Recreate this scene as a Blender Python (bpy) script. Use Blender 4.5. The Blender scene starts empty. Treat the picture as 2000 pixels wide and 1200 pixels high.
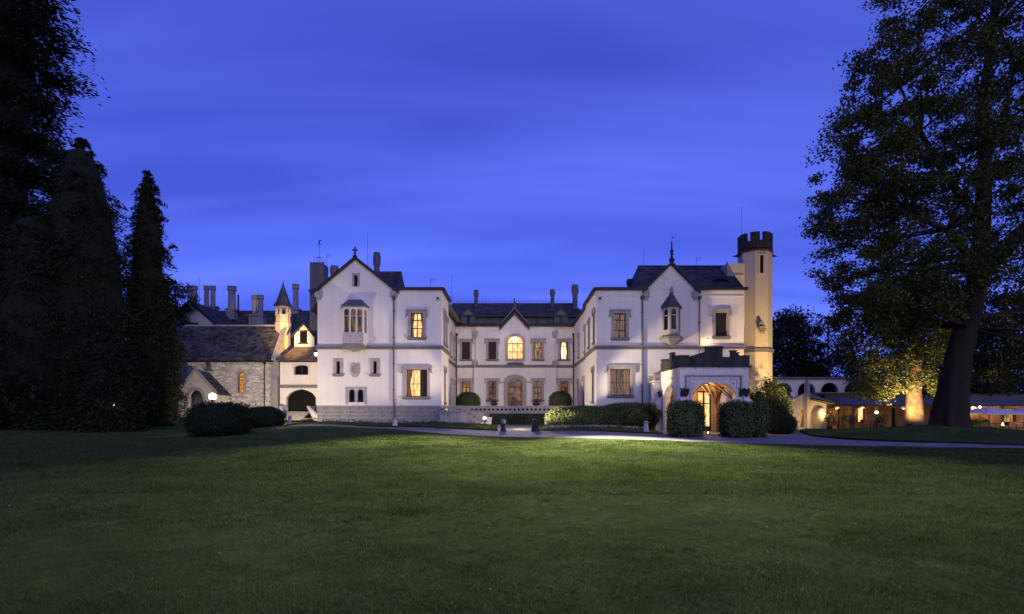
import bpy, math, random
import numpy as np
from mathutils import Vector, Matrix
from mathutils.geometry import delaunay_2d_cdt
random.seed(7); rng = np.random.default_rng(7)
PI = math.pi
SC = bpy.context.scene
COL = SC.collection

# ------------------------------------------------------------------ camera
F_PX, CX, HY, EYE = 1068.0, 1005.0, 806.0, 1.65     # focal length and vanishing point in photo pixels (2000 wide), eye height
cam_d = bpy.data.cameras.new('camera'); cam = bpy.data.objects.new('camera', cam_d); COL.objects.link(cam)
cam.location = (0, 0, EYE); cam.rotation_euler = (math.radians(90), 0, 0)
cam_d.sensor_width = 36.0; cam_d.lens = 36.0 * F_PX / 2000.0
cam_d.shift_y = 206 / 2000.0; cam_d.shift_x = -5 / 2000.0
cam_d.clip_start = 0.1; cam_d.clip_end = 4000
SC.camera = cam

# ------------------------------------------------------------------ sky, sun, exposure
SUN_EL, SUN_ROT = math.radians(15), math.radians(165)
W = bpy.data.worlds.new('World'); SC.world = W; W.use_nodes = True
nt = W.node_tree; nt.nodes.clear()
def N(t, typ, **kw):
    n = t.nodes.new(typ)
    for k, v in kw.items():
        if k.startswith('i_'): n.inputs[k[2:].replace('_', ' ')].default_value = v
        else: setattr(n, k, v)
    return n
def L(t, a, b): t.links.new(a, b)
def math_n(t, op, a, b=None):
    m = t.nodes.new('ShaderNodeMath'); m.operation = op
    for i, v in enumerate((a, b)):
        if v is None: continue
        if isinstance(v, (int, float)): m.inputs[i].default_value = v
        else: L(t, v, m.inputs[i])
    return m.outputs[0]
out = N(nt, 'ShaderNodeOutputWorld'); bg = N(nt, 'ShaderNodeBackground')
sky = N(nt, 'ShaderNodeTexSky'); sky.sky_type = 'NISHITA'; sky.sun_disc = False
sky.sun_elevation = SUN_EL; sky.sun_rotation = SUN_ROT; sky.altitude = 200; sky.air_density = 1.0; sky.dust_density = 0.3; sky.ozone_density = 4.0
tc = N(nt, 'ShaderNodeTexCoord'); sep = N(nt, 'ShaderNodeSeparateXYZ'); L(nt, tc.outputs['Generated'], sep.inputs[0])
zz = math_n(nt, 'ADD', math_n(nt, 'MAXIMUM', sep.outputs[2], 0.0), 0.22)
cmb = N(nt, 'ShaderNodeCombineXYZ'); L(nt, math_n(nt, 'DIVIDE', sep.outputs[0], zz), cmb.inputs[0]); L(nt, math_n(nt, 'DIVIDE', sep.outputs[1], zz), cmb.inputs[1])
mp = N(nt, 'ShaderNodeMapping'); mp.inputs['Rotation'].default_value = (0, 0, math.radians(17)); mp.inputs['Scale'].default_value = (0.34, 1.25, 1.0); mp.inputs['Location'].default_value = (1.2, 2.0, 0)
L(nt, cmb.outputs[0], mp.inputs[0])
n1 = N(nt, 'ShaderNodeTexNoise'); n1.inputs['Scale'].default_value = 1.15; n1.inputs['Detail'].default_value = 3.0; n1.inputs['Roughness'].default_value = 0.42; n1.inputs['Distortion'].default_value = 0.35
L(nt, mp.outputs[0], n1.inputs['Vector'])
rp = N(nt, 'ShaderNodeValToRGB'); rp.color_ramp.elements[0].position = 0.39; rp.color_ramp.elements[1].position = 0.60
rp.color_ramp.elements[0].color = (0.55, 0.60, 0.72, 1); rp.color_ramp.elements[1].color = (1.12, 1.12, 1.06, 1)   # dusk cloud bands
mp2 = N(nt, 'ShaderNodeMapping'); mp2.inputs['Rotation'].default_value = (0, 0, math.radians(-14)); mp2.inputs['Scale'].default_value = (0.45, 2.6, 1.0); mp2.inputs['Location'].default_value = (0.7, 1.3, 0); L(nt, cmb.outputs[0], mp2.inputs[0])
n2 = N(nt, 'ShaderNodeTexNoise'); n2.inputs['Scale'].default_value = 1.3; n2.inputs['Detail'].default_value = 4.0; n2.inputs['Distortion'].default_value = 0.6; L(nt, mp2.outputs[0], n2.inputs['Vector'])
L(nt, math_n(nt, 'ADD', math_n(nt, 'MULTIPLY', n1.outputs['Fac'], 0.68), math_n(nt, 'MULTIPLY', n2.outputs['Fac'], 0.32)), rp.inputs[0])
lum = N(nt, 'ShaderNodeRGBToBW'); L(nt, sky.outputs[0], lum.inputs[0])
tint = N(nt, 'ShaderNodeMix', data_type='RGBA', blend_type='MIX'); tint.inputs['Factor'].default_value = 0.94
L(nt, sky.outputs[0], tint.inputs['A'])
bl = N(nt, 'ShaderNodeMix', data_type='RGBA', blend_type='MULTIPLY'); bl.inputs['Factor'].default_value = 1.0
lumc = math_n(nt, 'POWER', lum.outputs[0], 0.36); L(nt, lumc, bl.inputs['A']); bl.inputs['B'].default_value = (0.53, 0.82, 4.85, 1)   # blue hour
L(nt, bl.outputs['Result'], tint.inputs['B'])
cl = N(nt, 'ShaderNodeMix', data_type='RGBA', blend_type='MULTIPLY'); cl.inputs['Factor'].default_value = 1.0
L(nt, tint.outputs['Result'], cl.inputs['A']); L(nt, rp.outputs[0], cl.inputs['B'])
L(nt, cl.outputs['Result'], bg.inputs[0]); bg.inputs[1].default_value = 0.15
L(nt, bg.outputs[0], out.inputs[0])
sun_d = bpy.data.lights.new('sun', 'SUN'); sun_d.energy = 0.85; sun_d.angle = math.radians(40); sun_d.color = (1.0, 0.84, 0.62)
sun = bpy.data.objects.new('sun', sun_d); COL.objects.link(sun)     # last glow of the western sky behind the camera
sun.rotation_euler = (math.radians(75), 0, math.radians(15)); sun.location = (0, -30, 40)
vs = SC.view_settings; vs.view_transform = 'Standard'; vs.look = 'None'; vs.exposure = 0.0; vs.gamma = 1.0; vs.use_curve_mapping = False
SC.cycles.use_denoising = True; SC.cycles.max_bounces = 6; SC.cycles.diffuse_bounces = 3; SC.cycles.transparent_max_bounces = 8
SC.cycles.sample_clamp_indirect = 4.0; SC.cycles.caustics_reflective = False; SC.cycles.caustics_refractive = False

# ------------------------------------------------------------------ helpers
def U(px, D): return (px - CX) / F_PX * D           # photo pixel -> metres across at distance D (used while laying the plan out)
def ZP(py, D): return EYE + (HY - py) / F_PX * D
def V(*a): return Vector(a)

MATS = {}
def pm(name, col, rough=0.85, var=0.18, scale=1.5, bump=0.0, bscale=30.0, island=0.0, metallic=0.0, streak=0.0, col2=None, spec=0.3, detail=4.0, trans=0.0):
    m = bpy.data.materials.new(name); m.use_nodes = True; t = m.node_tree
    b = t.nodes['Principled BSDF']; b.inputs['Roughness'].default_value = rough; b.inputs['Metallic'].default_value = metallic
    b.inputs['Specular IOR Level'].default_value = spec
    co = N(t, 'ShaderNodeTexCoord')
    nz = N(t, 'ShaderNodeTexNoise'); nz.inputs['Scale'].default_value = scale; nz.inputs['Detail'].default_value = detail; nz.inputs['Roughness'].default_value = 0.6
    L(t, co.outputs['Object'], nz.inputs['Vector'])
    c2 = col2 or tuple(c * 0.55 for c in col)
    fac = nz.outputs['Fac']
    r = N(t, 'ShaderNodeValToRGB'); r.color_ramp.elements[0].position = 0.5 - 0.22; r.color_ramp.elements[1].position = 0.5 + 0.22
    mixd = tuple(col[i] * (1 - min(1, var * 2.2)) + c2[i] * min(1, var * 2.2) for i in range(3))
    r.color_ramp.elements[0].color = (*mixd, 1); r.color_ramp.elements[1].color = (*col, 1)
    L(t, fac, r.inputs[0]); cur = r.outputs[0]
    if streak:
        mpg = N(t, 'ShaderNodeMapping'); mpg.inputs['Scale'].default_value = (3.2, 3.2, 0.12); L(t, co.outputs['Object'], mpg.inputs[0])
        ns = N(t, 'ShaderNodeTexNoise'); ns.inputs['Scale'].default_value = 1.0; ns.inputs['Detail'].default_value = 5; L(t, mpg.outputs[0], ns.inputs['Vector'])
        mr = N(t, 'ShaderNodeMapRange'); mr.inputs['From Min'].default_value = 0.3; mr.inputs['From Max'].default_value = 0.62; mr.inputs['To Min'].default_value = 1 - streak; mr.inputs['To Max'].default_value = 1.0
        L(t, ns.outputs['Fac'], mr.inputs[0])
        mx = N(t, 'ShaderNodeMix', data_type='RGBA', blend_type='MULTIPLY'); mx.inputs['Factor'].default_value = 1
        L(t, cur, mx.inputs['A']); L(t, mr.outputs[0], mx.inputs['B']); cur = mx.outputs['Result']
    if island:
        g = N(t, 'ShaderNodeNewGeometry')
        mr = N(t, 'ShaderNodeMapRange'); mr.inputs['To Min'].default_value = 1 - island; mr.inputs['To Max'].default_value = 1 + island
        L(t, g.outputs['Random Per Island'], mr.inputs[0])
        mx = N(t, 'ShaderNodeMix', data_type='RGBA', blend_type='MULTIPLY'); mx.inputs['Factor'].default_value = 1
        L(t, cur, mx.inputs['A']); L(t, mr.outputs[0], mx.inputs['B']); cur = mx.outputs['Result']
    L(t, cur, b.inputs['Base Color'])
    if bump:
        nb = N(t, 'ShaderNodeTexNoise'); nb.inputs['Scale'].default_value = bscale; nb.inputs['Detail'].default_value = 5
        L(t, co.outputs['Object'], nb.inputs['Vector'])
        bp = N(t, 'ShaderNodeBump'); bp.inputs['Strength'].default_value = bump; bp.inputs['Distance'].default_value = 0.05
        L(t, nb.outputs['Fac'], bp.inputs['Height']); L(t, bp.outputs[0], b.inputs['Normal'])
    if trans:
        tr = N(t, 'ShaderNodeBsdfTranslucent'); L(t, cur, tr.inputs[0]); ms = N(t, 'ShaderNodeMixShader'); ms.inputs[0].default_value = trans
        L(t, b.outputs[0], ms.inputs[1]); L(t, tr.outputs[0], ms.inputs[2]); L(t, ms.outputs[0], t.nodes['Material Output'].inputs[0])
    MATS[name] = m; return m
def em(name, col, strength, col2=None, scale=2.0, fold=0.0):
    """lit interior seen through a window, or a lamp"""
    m = bpy.data.materials.new(name); m.use_nodes = True; t = m.node_tree
    b = t.nodes['Principled BSDF']; b.inputs['Base Color'].default_value = (*[min(.6, c * .06) for c in col], 1); b.inputs['Roughness'].default_value = 0.9
    if col2 is None:
        b.inputs['Emission Color'].default_value = (*col, 1)
    else:
        co = N(t, 'ShaderNodeTexCoord'); mpg = N(t, 'ShaderNodeMapping'); mpg.inputs['Scale'].default_value = (1 + fold, 1 + fold, 1.0); L(t, co.outputs['Object'], mpg.inputs[0])
        nz = N(t, 'ShaderNodeTexNoise'); nz.inputs['Scale'].default_value = scale; nz.inputs['Detail'].default_value = 3; L(t, mpg.outputs[0], nz.inputs['Vector'])
        r = N(t, 'ShaderNodeValToRGB'); r.color_ramp.elements[0].position = .42; r.color_ramp.elements[1].position = .58
        r.color_ramp.elements[0].color = (*col2, 1); r.color_ramp.elements[1].color = (*col, 1); L(t, nz.outputs['Fac'], r.inputs[0]); L(t, r.outputs[0], b.inputs['Emission Color'])
    b.inputs['Emission Strength'].default_value = strength
    MATS[name] = m; return m

# setting
pm('stucco', (0.70, 0.66, 0.64), 0.9, 0.17, 0.40, bump=0.15, bscale=7, streak=0.07)
pm('stucco_cool', (0.56, 0.55, 0.56), 0.9, 0.14, 0.5, bump=0.12, bscale=9, streak=0.07)
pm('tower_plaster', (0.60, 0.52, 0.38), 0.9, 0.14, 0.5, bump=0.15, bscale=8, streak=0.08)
pm('trim_stone', (0.36, 0.33, 0.33), 0.85, 0.25, 2.5, bump=0.25, bscale=24, streak=0.15)
pm('plinth_stone', (0.25, 0.245, 0.26), 0.9, 0.4, 1.3, bump=0.5, bscale=18, island=0.2, streak=0.2)
pm('string_stone', (0.20, 0.19, 0.20), 0.85, 0.3, 3.0, bump=0.2)
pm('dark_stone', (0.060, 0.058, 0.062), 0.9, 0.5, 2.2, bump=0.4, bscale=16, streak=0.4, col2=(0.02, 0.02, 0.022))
pm('terrace_stone', (0.36, 0.34, 0.35), 0.9, 0.45, 1.8, bump=0.6, bscale=9, streak=0.3)
pm('rubble', (0.60, 0.57, 0.55), 0.95, 0.35, 2.0, bump=0.5, bscale=14, island=0.40)
pm('mortar', (0.46, 0.44, 0.42), 0.95, 0.3, 3.0, bump=0.3, bscale=30)
pm('slate', (0.075, 0.072, 0.080), 0.75, 0.5, 0.9, island=0.55, col2=(0.03, 0.028, 0.033), bump=0.2)
pm('slate_mossy', (0.095, 0.093, 0.100), 0.85, 0.6, 0.8, island=0.65, col2=(0.032, 0.031, 0.034), bump=0.3)
pm('tile_warm', (0.24, 0.17, 0.11), 0.85, 0.5, 1.2, island=0.4)
pm('roof_under', (0.02, 0.02, 0.022), 0.9, 0.1)
pm('lead', (0.11, 0.115, 0.125), 0.6, 0.3, 1.5, metallic=0.0)
pm('gutter', (0.018, 0.017, 0.020), 0.6, 0.2)
pm('chimney_render', (0.27, 0.27, 0.29), 0.9, 0.3, 1.2, bump=0.2, streak=0.2)
pm('iron', (0.012, 0.012, 0.014), 0.55, 0.2)
pm('pipe', (0.10, 0.095, 0.10), 0.6, 0.2)
pm('wood_dark', (0.035, 0.020, 0.014), 0.6, 0.3, 6, bump=0.1)
pm('wood_door', (0.14, 0.062, 0.025), 0.5, 0.35, 5, bump=0.1)
pm('shutter', (0.040, 0.022, 0.020), 0.7, 0.3, 7)
pm('porch_wall', (0.42, 0.27, 0.17), 0.85, 0.25, 1.2, bump=0.2, bscale=12)
pm('room', (0.12, 0.09, 0.07), 0.9, 0.3)
pm('dark_room', (0.005, 0.005, 0.006), 0.9, 0.2)  # near-black: the shade of unlit interiors is put into this colour
m = pm('dark_glass', (0.006, 0.006, 0.008), 0.12, 0.0, spec=0.10)
pm('brick', (0.20, 0.105, 0.055), 0.9, 0.9, 0.9, bump=0.6, bscale=14, col2=(0.05, 0.028, 0.017))
pm('white_fabric', (0.62, 0.60, 0.58), 0.9, 0.08)
pm('gravel', (0.26, 0.25, 0.27), 0.95, 0.35, 0.7, bump=0.6, bscale=60, col2=(0.16, 0.15, 0.15))
pm('soil', (0.022, 0.016, 0.011), 0.95, 0.3, 5, bump=0.5, bscale=20)
pm('paving', (0.27, 0.26, 0.26), 0.9, 0.3, 1.0, bump=0.2)
pm('bark', (0.034, 0.024, 0.017), 0.95, 0.6, 2.0, bump=1.0, bscale=5, col2=(0.02, 0.015, 0.012))
pm('bark_pale', (0.20, 0.15, 0.10), 0.95, 0.5, 2.4, bump=0.9, bscale=7, col2=(0.06, 0.04, 0.03))
pm('leaf_tree', (0.105, 0.112, 0.026), 0.7, 0.5, 0.35, island=0.5, col2=(0.034, 0.040, 0.016), trans=0.25, spec=0.1)
pm('leaf_dark', (0.020, 0.026, 0.013), 0.8, 0.5, 0.4, island=0.45, spec=0.1)
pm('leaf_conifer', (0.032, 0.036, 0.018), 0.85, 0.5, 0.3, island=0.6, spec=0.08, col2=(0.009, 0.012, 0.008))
pm('leaf_hedge', (0.095, 0.125, 0.042), 0.7, 0.5, 1.4, island=0.55, col2=(0.038, 0.055, 0.022), spec=0.2)
pm('leaf_box', (0.020, 0.030, 0.012), 0.75, 0.4, 1.4, island=0.5, spec=0.15)
pm('leaf_shrub', (0.105, 0.130, 0.032), 0.65, 0.5, 0.8, island=0.5, col2=(0.03, 0.045, 0.015), trans=0.2)
pm('leaf_ivy', (0.035, 0.052, 0.020), 0.65, 0.5, 1.0, island=0.5)
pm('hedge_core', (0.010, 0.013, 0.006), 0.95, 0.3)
pm('petal', (0.62, 0.60, 0.56), 0.8, 0.1, island=0.15)
pm('fixture', (0.03, 0.03, 0.032), 0.5, 0.1, metallic=0.4)
# lit rooms, lamps
em('lit_bright', (1.0, 0.74, 0.34), 1.5, (0.9, 0.42, 0.10), 2.2, 1.0)
em('drape', (1.0, 0.42, 0.12), 0.22, (0.35, 0.12, 0.03), 5.0, 3.0)  # faint glow in the fabric stands for light coming through from the room
em('lit_warm', (1.0, 0.52, 0.16), 0.60, (0.16, 0.06, 0.02), 1.1, 6.0)
em('lit_curtain', (1.0, 0.50, 0.15), 0.17, (0.04, 0.015, 0.006), 0.9, 7.0)
em('lit_dim', (0.95, 0.40, 0.10), 0.20, (0.04, 0.016, 0.008), 1.5, 0.3)
em('lit_white', (1.0, 0.80, 0.42), 2.6, (1.0, 0.66, 0.26), 2.0, 1.0)
em('stained', (1.0, 0.42, 0.08), 0.85, (0.35, 0.10, 0.03), 6.0, 0.0)
em('lamp_glow', (1.0, 0.78, 0.42), 9.0)
em('lamp_small', (1.0, 0.72, 0.34), 5.0)
m = bpy.data.materials.new('glass'); m.use_nodes = True; t = m.node_tree
gl = N(t, 'ShaderNodeBsdfGlossy'); gl.inputs['Roughness'].default_value = 0.0; tr = N(t, 'ShaderNodeBsdfTransparent'); tr.inputs[0].default_value = (0.93, 0.93, 0.92, 1)
mxs = N(t, 'ShaderNodeMixShader'); mxs.inputs[0].default_value = 0.03; L(t, tr.outputs[0], mxs.inputs[1]); L(t, gl.outputs[0], mxs.inputs[2]); L(t, mxs.outputs[0], t.nodes['Material Output'].inputs[0]); MATS['glass'] = m
# lawn
m = bpy.data.materials.new('lawn'); m.use_nodes = True; t = m.node_tree; b = t.nodes['Principled BSDF']; b.inputs['Roughness'].default_value = 0.9; b.inputs['Specular IOR Level'].default_value = 0.0
co = N(t, 'ShaderNodeTexCoord')
na = N(t, 'ShaderNodeTexNoise'); na.inputs['Scale'].default_value = 0.35; na.inputs['Detail'].default_value = 6; na.inputs['Roughness'].default_value = 0.65; L(t, co.outputs['Object'], na.inputs['Vector'])
ra = N(t, 'ShaderNodeValToRGB'); ra.color_ramp.elements[0].position = .3; ra.color_ramp.elements[1].position = .7
ra.color_ramp.elements[0].color = (0.050, 0.075, 0.024, 1); ra.color_ramp.elements[1].color = (0.098, 0.132, 0.045, 1); L(t, na.outputs['Fac'], ra.inputs[0])
nb = N(t, 'ShaderNodeTexNoise'); nb.inputs['Scale'].default_value = 3.2; nb.inputs['Detail'].default_value = 7; nb.inputs['Roughness'].default_value = 0.7; L(t, co.outputs['Object'], nb.inputs['Vector'])
mr = N(t, 'ShaderNodeMapRange'); mr.inputs['From Min'].default_value = .32; mr.inputs['From Max'].default_value = .62; mr.inputs['To Min'].default_value = .55; mr.inputs['To Max'].default_value = 1.15; L(t, nb.outputs['Fac'], mr.inputs[0])
mx = N(t, 'ShaderNodeMix', data_type='RGBA', blend_type='MULTIPLY'); mx.inputs['Factor'].default_value = 1; L(t, ra.outputs[0], mx.inputs['A']); L(t, mr.outputs[0], mx.inputs['B']); L(t, mx.outputs['Result'], b.inputs['Base Color'])
nc = N(t, 'ShaderNodeTexNoise'); nc.inputs['Scale'].default_value = 2.2; nc.inputs['Detail'].default_value = 8; nc.inputs['Roughness'].default_value = 0.75; L(t, co.outputs['Object'], nc.inputs['Vector'])
bp = N(t, 'ShaderNodeBump'); bp.inputs['Strength'].default_value = 0.9; bp.inputs['Distance'].default_value = 0.12; L(t, nc.outputs['Fac'], bp.inputs['Height']); L(t, bp.outputs[0], b.inputs['Normal']); MATS['lawn'] = m
pm('grass_blade', (0.094, 0.132, 0.044), 0.8, 0.5, 0.5, island=0.45, col2=(0.04, 0.06, 0.015), spec=0.0, trans=0.28)

def tag(o, label=None, cat=None, group=None, kind=None):
    if label: o['label'] = label
    if cat: o['category'] = cat
    if group: o['group'] = group
    if kind: o['kind'] = kind
    return o
class Root:
    """a thing: an Empty at its base that parents its parts"""
def thing(name, loc, label, cat, group=None):
    o = bpy.data.objects.new(name, None); COL.objects.link(o); o.location = loc; o.empty_display_size = 0.3
    o['base'] = 1; del o['base']
    ORG[o.name] = Vector(loc)
    return tag(o, label, cat, group)
ORG = {}
def org(parent): return ORG[parent.name] if parent is not None else Vector((0, 0, 0))

class MB:
    def __init__(s): s.v = []; s.f = []
    def add(s, vs, fs):
        k = len(s.v); s.v += [tuple(p) for p in vs]; s.f += [tuple(i + k for i in f) for f in fs]; return s
    def box(s, x0, x1, y0, y1, z0, z1):
        return s.add([(x0, y0, z0), (x1, y0, z0), (x1, y1, z0), (x0, y1, z0), (x0, y0, z1), (x1, y0, z1), (x1, y1, z1), (x0, y1, z1)],
                     [(0, 3, 2, 1), (4, 5, 6, 7), (0, 1, 5, 4), (1, 2, 6, 5), (2, 3, 7, 6), (3, 0, 4, 7)])
    def fbox(s, F, u0, u1, z0, z1, w0, w1):
        P = [F.p(u, z, w) for w in (w1, w0) for (u, z) in ((u0, z0), (u1, z0), (u1, z1), (u0, z1))]
        return s.add(P, [(0, 1, 2, 3), (7, 6, 5, 4), (0, 4, 5, 1), (1, 5, 6, 2), (2, 6, 7, 3), (3, 7, 4, 0)])
    def prism(s, pts, ext):
        n = len(pts); e = Vector(ext); P = [Vector(p) for p in pts]
        return s.add(P + [p + e for p in P], [tuple(range(n)), tuple(range(2 * n - 1, n - 1, -1))] + [(i, i + n, (i + 1) % n + n, (i + 1) % n) for i in range(n)])
    def fprism(s, F, poly, w0, w1):
        return s.prism([F.p(u, z, w0) for u, z in poly], F.n * (w1 - w0))
    def quad(s, a, b, c, d): return s.add([a, b, c, d], [(0, 1, 2, 3)])
    def tube(s, p0, p1, r0, r1=None, n=8, cap=True):
        r1 = r0 if r1 is None else r1; p0 = Vector(p0); p1 = Vector(p1); d = (p1 - p0).normalized()
        a = d.orthogonal().normalized(); b = d.cross(a)
        ring = lambda p, r: [p + (a * math.cos(2 * PI * i / n) + b * math.sin(2 * PI * i / n)) * r for i in range(n)]
        fs = [(i, (i + 1) % n, (i + 1) % n + n, i + n) for i in range(n)]
        if cap: fs += [tuple(range(n - 1, -1, -1)), tuple(range(n, 2 * n))]
        return s.add(ring(p0, r0) + ring(p1, r1), fs)
    def lathe(s, c, prof, n=12, rot=0.0, a0=0.0, a1=2 * PI):
        """prof: list of (r, z); c = centre (x, y, 0-height)"""
        full = abs(a1 - a0 - 2 * PI) < 1e-6; k = n if full else n + 1
        P = []
        for r, z in prof:
            for i in range(k):
                a = rot + a0 + (a1 - a0) * i / n; P.append((c[0] + r * math.cos(a), c[1] + r * math.sin(a), c[2] + z))
        fs = []
        for j in range(len(prof) - 1):
            for i in range(n if full else n):
                i2 = (i + 1) % k if full else i + 1
                fs.append((j * k + i, j * k + i2, (j + 1) * k + i2, (j + 1) * k + i))
        if full and prof[0][0] > 1e-4: fs.append(tuple(range(k - 1, -1, -1)))
        if full and prof[-1][0] > 1e-4: fs.append(tuple(range((len(prof) - 1) * k, len(prof) * k)))
        return s.add(P, fs)
    def path(s, pts, r, n=6):
        for a, b in zip(pts[:-1], pts[1:]): s.tube(a, b, r, r, n)
        return s
    def ball(s, c, r, n=10, m=6, sz=1.0):
        prof = [(max(1e-5, r * math.sin(PI * j / m)), -r * sz * math.cos(PI * j / m)) for j in range(m + 1)]
        return s.lathe(c, prof, n)
    def wall(s, F, outer, holes=(), reveal=0.25, reveal_outer=0.0):
        pts = []; edges = []
        for lp in [outer] + list(holes):
            k = len(pts); n = len(lp); pts += [Vector(p) for p in lp]; edges += [(k + i, k + (i + 1) % n) for i in range(n)]
        r = delaunay_2d_cdt(pts, edges, [], 0, 1e-5)
        def inside(p, poly):
            c = False; j = len(poly) - 1
            for i in range(len(poly)):
                if (poly[i][1] > p[1]) != (poly[j][1] > p[1]) and p[0] < (poly[j][0] - poly[i][0]) * (p[1] - poly[i][1]) / (poly[j][1] - poly[i][1]) + poly[i][0]: c = not c
                j = i
            return c
        vs = r[0]; fs = []
        for f in r[2]:
            c = sum((vs[i] for i in f), Vector((0, 0))) / len(f)
            if inside(c, outer) and not any(inside(c, h) for h in holes): fs.append(tuple(f))
        s.add([F.p(v[0], v[1], 0) for v in vs], fs)
        for h in holes:
            n = len(h)
            s.add([F.p(u, z, 0) for u, z in h] + [F.p(u, z, -reveal) for u, z in h], [(i, i + n, (i + 1) % n + n, (i + 1) % n) for i in range(n)])
        if reveal_outer:
            n = len(outer)
            s.add([F.p(u, z, 0) for u, z in outer] + [F.p(u, z, -reveal_outer) for u, z in outer], [(i, i + n, (i + 1) % n + n, (i + 1) % n) for i in range(n)])
            s.add([F.p(v[0], v[1], -reveal_outer) for v in vs], [tuple(reversed(f)) for f in fs])
        return s
    def build(s, name, mat, parent=None, smooth=False):
        o_ = org(parent)
        me = bpy.data.meshes.new(name); me.from_pydata([(p[0] - o_.x, p[1] - o_.y, p[2] - o_.z) for p in s.v], [], s.f); me.update()
        me.materials.append(MATS[mat] if isinstance(mat, str) else mat)
        if smooth: me.shade_smooth()
        ob = bpy.data.objects.new(name, me); COL.objects.link(ob)
        if parent is not None:
            ob.parent = parent; ORG[ob.name] = o_
        else: ORG[ob.name] = Vector((0, 0, 0))
        return ob
def np_mesh(name, verts, faces, mat, parent=None, smooth=False):
    """verts (N,3), faces (M,k)"""
    o_ = org(parent); verts = np.asarray(verts, dtype=np.float32) - np.array(o_, dtype=np.float32)
    faces = np.asarray(faces, dtype=np.int32); M_, k = faces.shape
    me = bpy.data.meshes.new(name); me.vertices.add(len(verts)); me.vertices.foreach_set('co', verts.ravel())
    me.loops.add(M_ * k); me.loops.foreach_set('vertex_index', faces.ravel())
    me.polygons.add(M_); me.polygons.foreach_set('loop_start', np.arange(0, M_ * k, k, dtype=np.int32)); me.polygons.foreach_set('loop_total', np.full(M_, k, dtype=np.int32))
    me.update(calc_edges=True); me.materials.append(MATS[mat])
    if smooth: me.shade_smooth()
    ob = bpy.data.objects.new(name, me); COL.objects.link(ob)
    if parent is not None: ob.parent = parent
    ORG[ob.name] = o_
    return ob
class Fr:
    """a wall plane: p(u along, z up, w outward)"""
    def __init__(s, o, ux, n): s.o = Vector(o); s.ux = Vector(ux); s.n = Vector(n)
    def p(s, u, z, w): return s.o + s.ux * u + Vector((0, 0, z)) + s.n * w
def front(D): return Fr((0, D, 0), (1, 0, 0), (0, -1, 0))
def rect(u0, u1, z0, z1): return [(u0, z0), (u1, z0), (u1, z1), (u0, z1)]
def arch(u0, u1, z0, zs, zt, pointed=False, n=10):
    c = (u0 + u1) / 2; h = (u1 - u0) / 2; P = [(u0, z0), (u1, z0)]
    for i in range(n + 1):
        a = PI * i / n
        if pointed:
            x = math.cos(a); f = (1 - abs(x)) ; z = math.sqrt(max(0, 1 - (abs(x)) ** 1.55))
            P.append((c + h * x, zs + (zt - zs) * z))
        else: P.append((c + h * math.cos(a), zs + (zt - zs) * math.sin(a)))
    return P

# ------------------------------------------------------------------ leaf clouds
def quads(P, size, nrm=None, spread=1.0, aspect=0.6, droop=None):
    n = len(P); P = np.asarray(P)
    a = rng.normal(size=(n, 3))
    if nrm is not None:
        nn = nrm + rng.normal(size=(n, 3)) * spread; nn /= np.linalg.norm(nn, axis=1, keepdims=True) + 1e-9
        a -= (a * nn).sum(1, keepdims=True) * nn
    a /= np.linalg.norm(a, axis=1, keepdims=True) + 1e-9
    if droop is not None: a = a * (1 - droop[1]) + np.asarray(droop[0]) * droop[1]; a /= np.linalg.norm(a, axis=1, keepdims=True) + 1e-9
    b_ = np.cross(nn, a) if nrm is not None else np.cross(a, rng.normal(size=(n, 3)))
    b_ /= np.linalg.norm(b_, axis=1, keepdims=True) + 1e-9
    s = np.asarray(size).reshape(-1, 1) * rng.uniform(0.6, 1.3, (n, 1)); w = s * aspect
    Vv = np.stack([P - a * s * .5, P + b_ * w * .5 - a * s * .05, P + a * s * .5, P - b_ * w * .5 - a * s * .05], 1).reshape(-1, 3)
    return Vv, np.arange(4 * n).reshape(n, 4)
def join(*vf):
    vs, fs, k = [], [], 0
    for v, f in vf: vs.append(v); fs.append(f + k); k += len(v)
    return np.concatenate(vs), np.concatenate(fs)
# ------------------------------------------------------------------ terrain
CTRL = np.array([(-70, 0, .25), (-35, 5, .1), (0, 0, 0), (35, 5, 0), (70, 0, 0), (0, 15, 0), (-20, 20, .05), (20, 18, 0), (0, 27, 0), (-40, 25, .25), (45, 20, -.05),
    (0, 33, .0), (8, 31, 0), (-10, 33, .20), (-6, 36, .20), (-10, 37.2, .50), (-14.5, 38.6, .56), (-19, 40, .50), (-16, 35.5, .30), (0, 36, .10), (0, 39, .30), (0, 43, .62), (-6, 42.5, .80), (-10, 41, .55), (-15.7, 43.6, .85), (6, 42.5, .70), (10, 38.5, .18), (13.5, 37, .12), (13, 42, .25), (17, 43, .3),
    (-18.8, 35, .16), (-20.2, 44, .36), (-25, 52, .85), (-20, 55, .9), (-24, 60, 1.1), (-40, 60, 1.2), (-36, 45, .75), (-47, 50, 1.35), (-60, 50, 1.6), (-35, 35, .42), (-60, 30, .7),
    (19, 30, .0), (20, 36, .1), (26.9, 34, .78), (31, 37, .38), (36, 34, .08), (40, 38, .02), (26, 44, .22), (24, 50, .15), (35, 52, .1), (45, 48, -.05), (36, 28, .10), (28, 25, -.02), (60, 40, 0), (26, 28, .12), (23, 24, .0),
    (0, 62, 1.0), (0, 80, 1.2), (-60, 90, 1.8), (60, 90, .5), (0, 140, 1.5), (-150, 60, 2), (150, 60, 0), (-150, 0, .6), (150, 0, 0), (0, -60, 0), (-120, 150, 2), (120, 150, 1)], dtype=float)
def _phi(r): return np.where(r > 1e-9, r * r * np.log(np.maximum(r, 1e-9)), 0.0)
_c = CTRL[:, :2]; _n = len(_c); _K = _phi(np.linalg.norm(_c[:, None] - _c[None], axis=2)) + np.eye(_n) * 2.0
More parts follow.
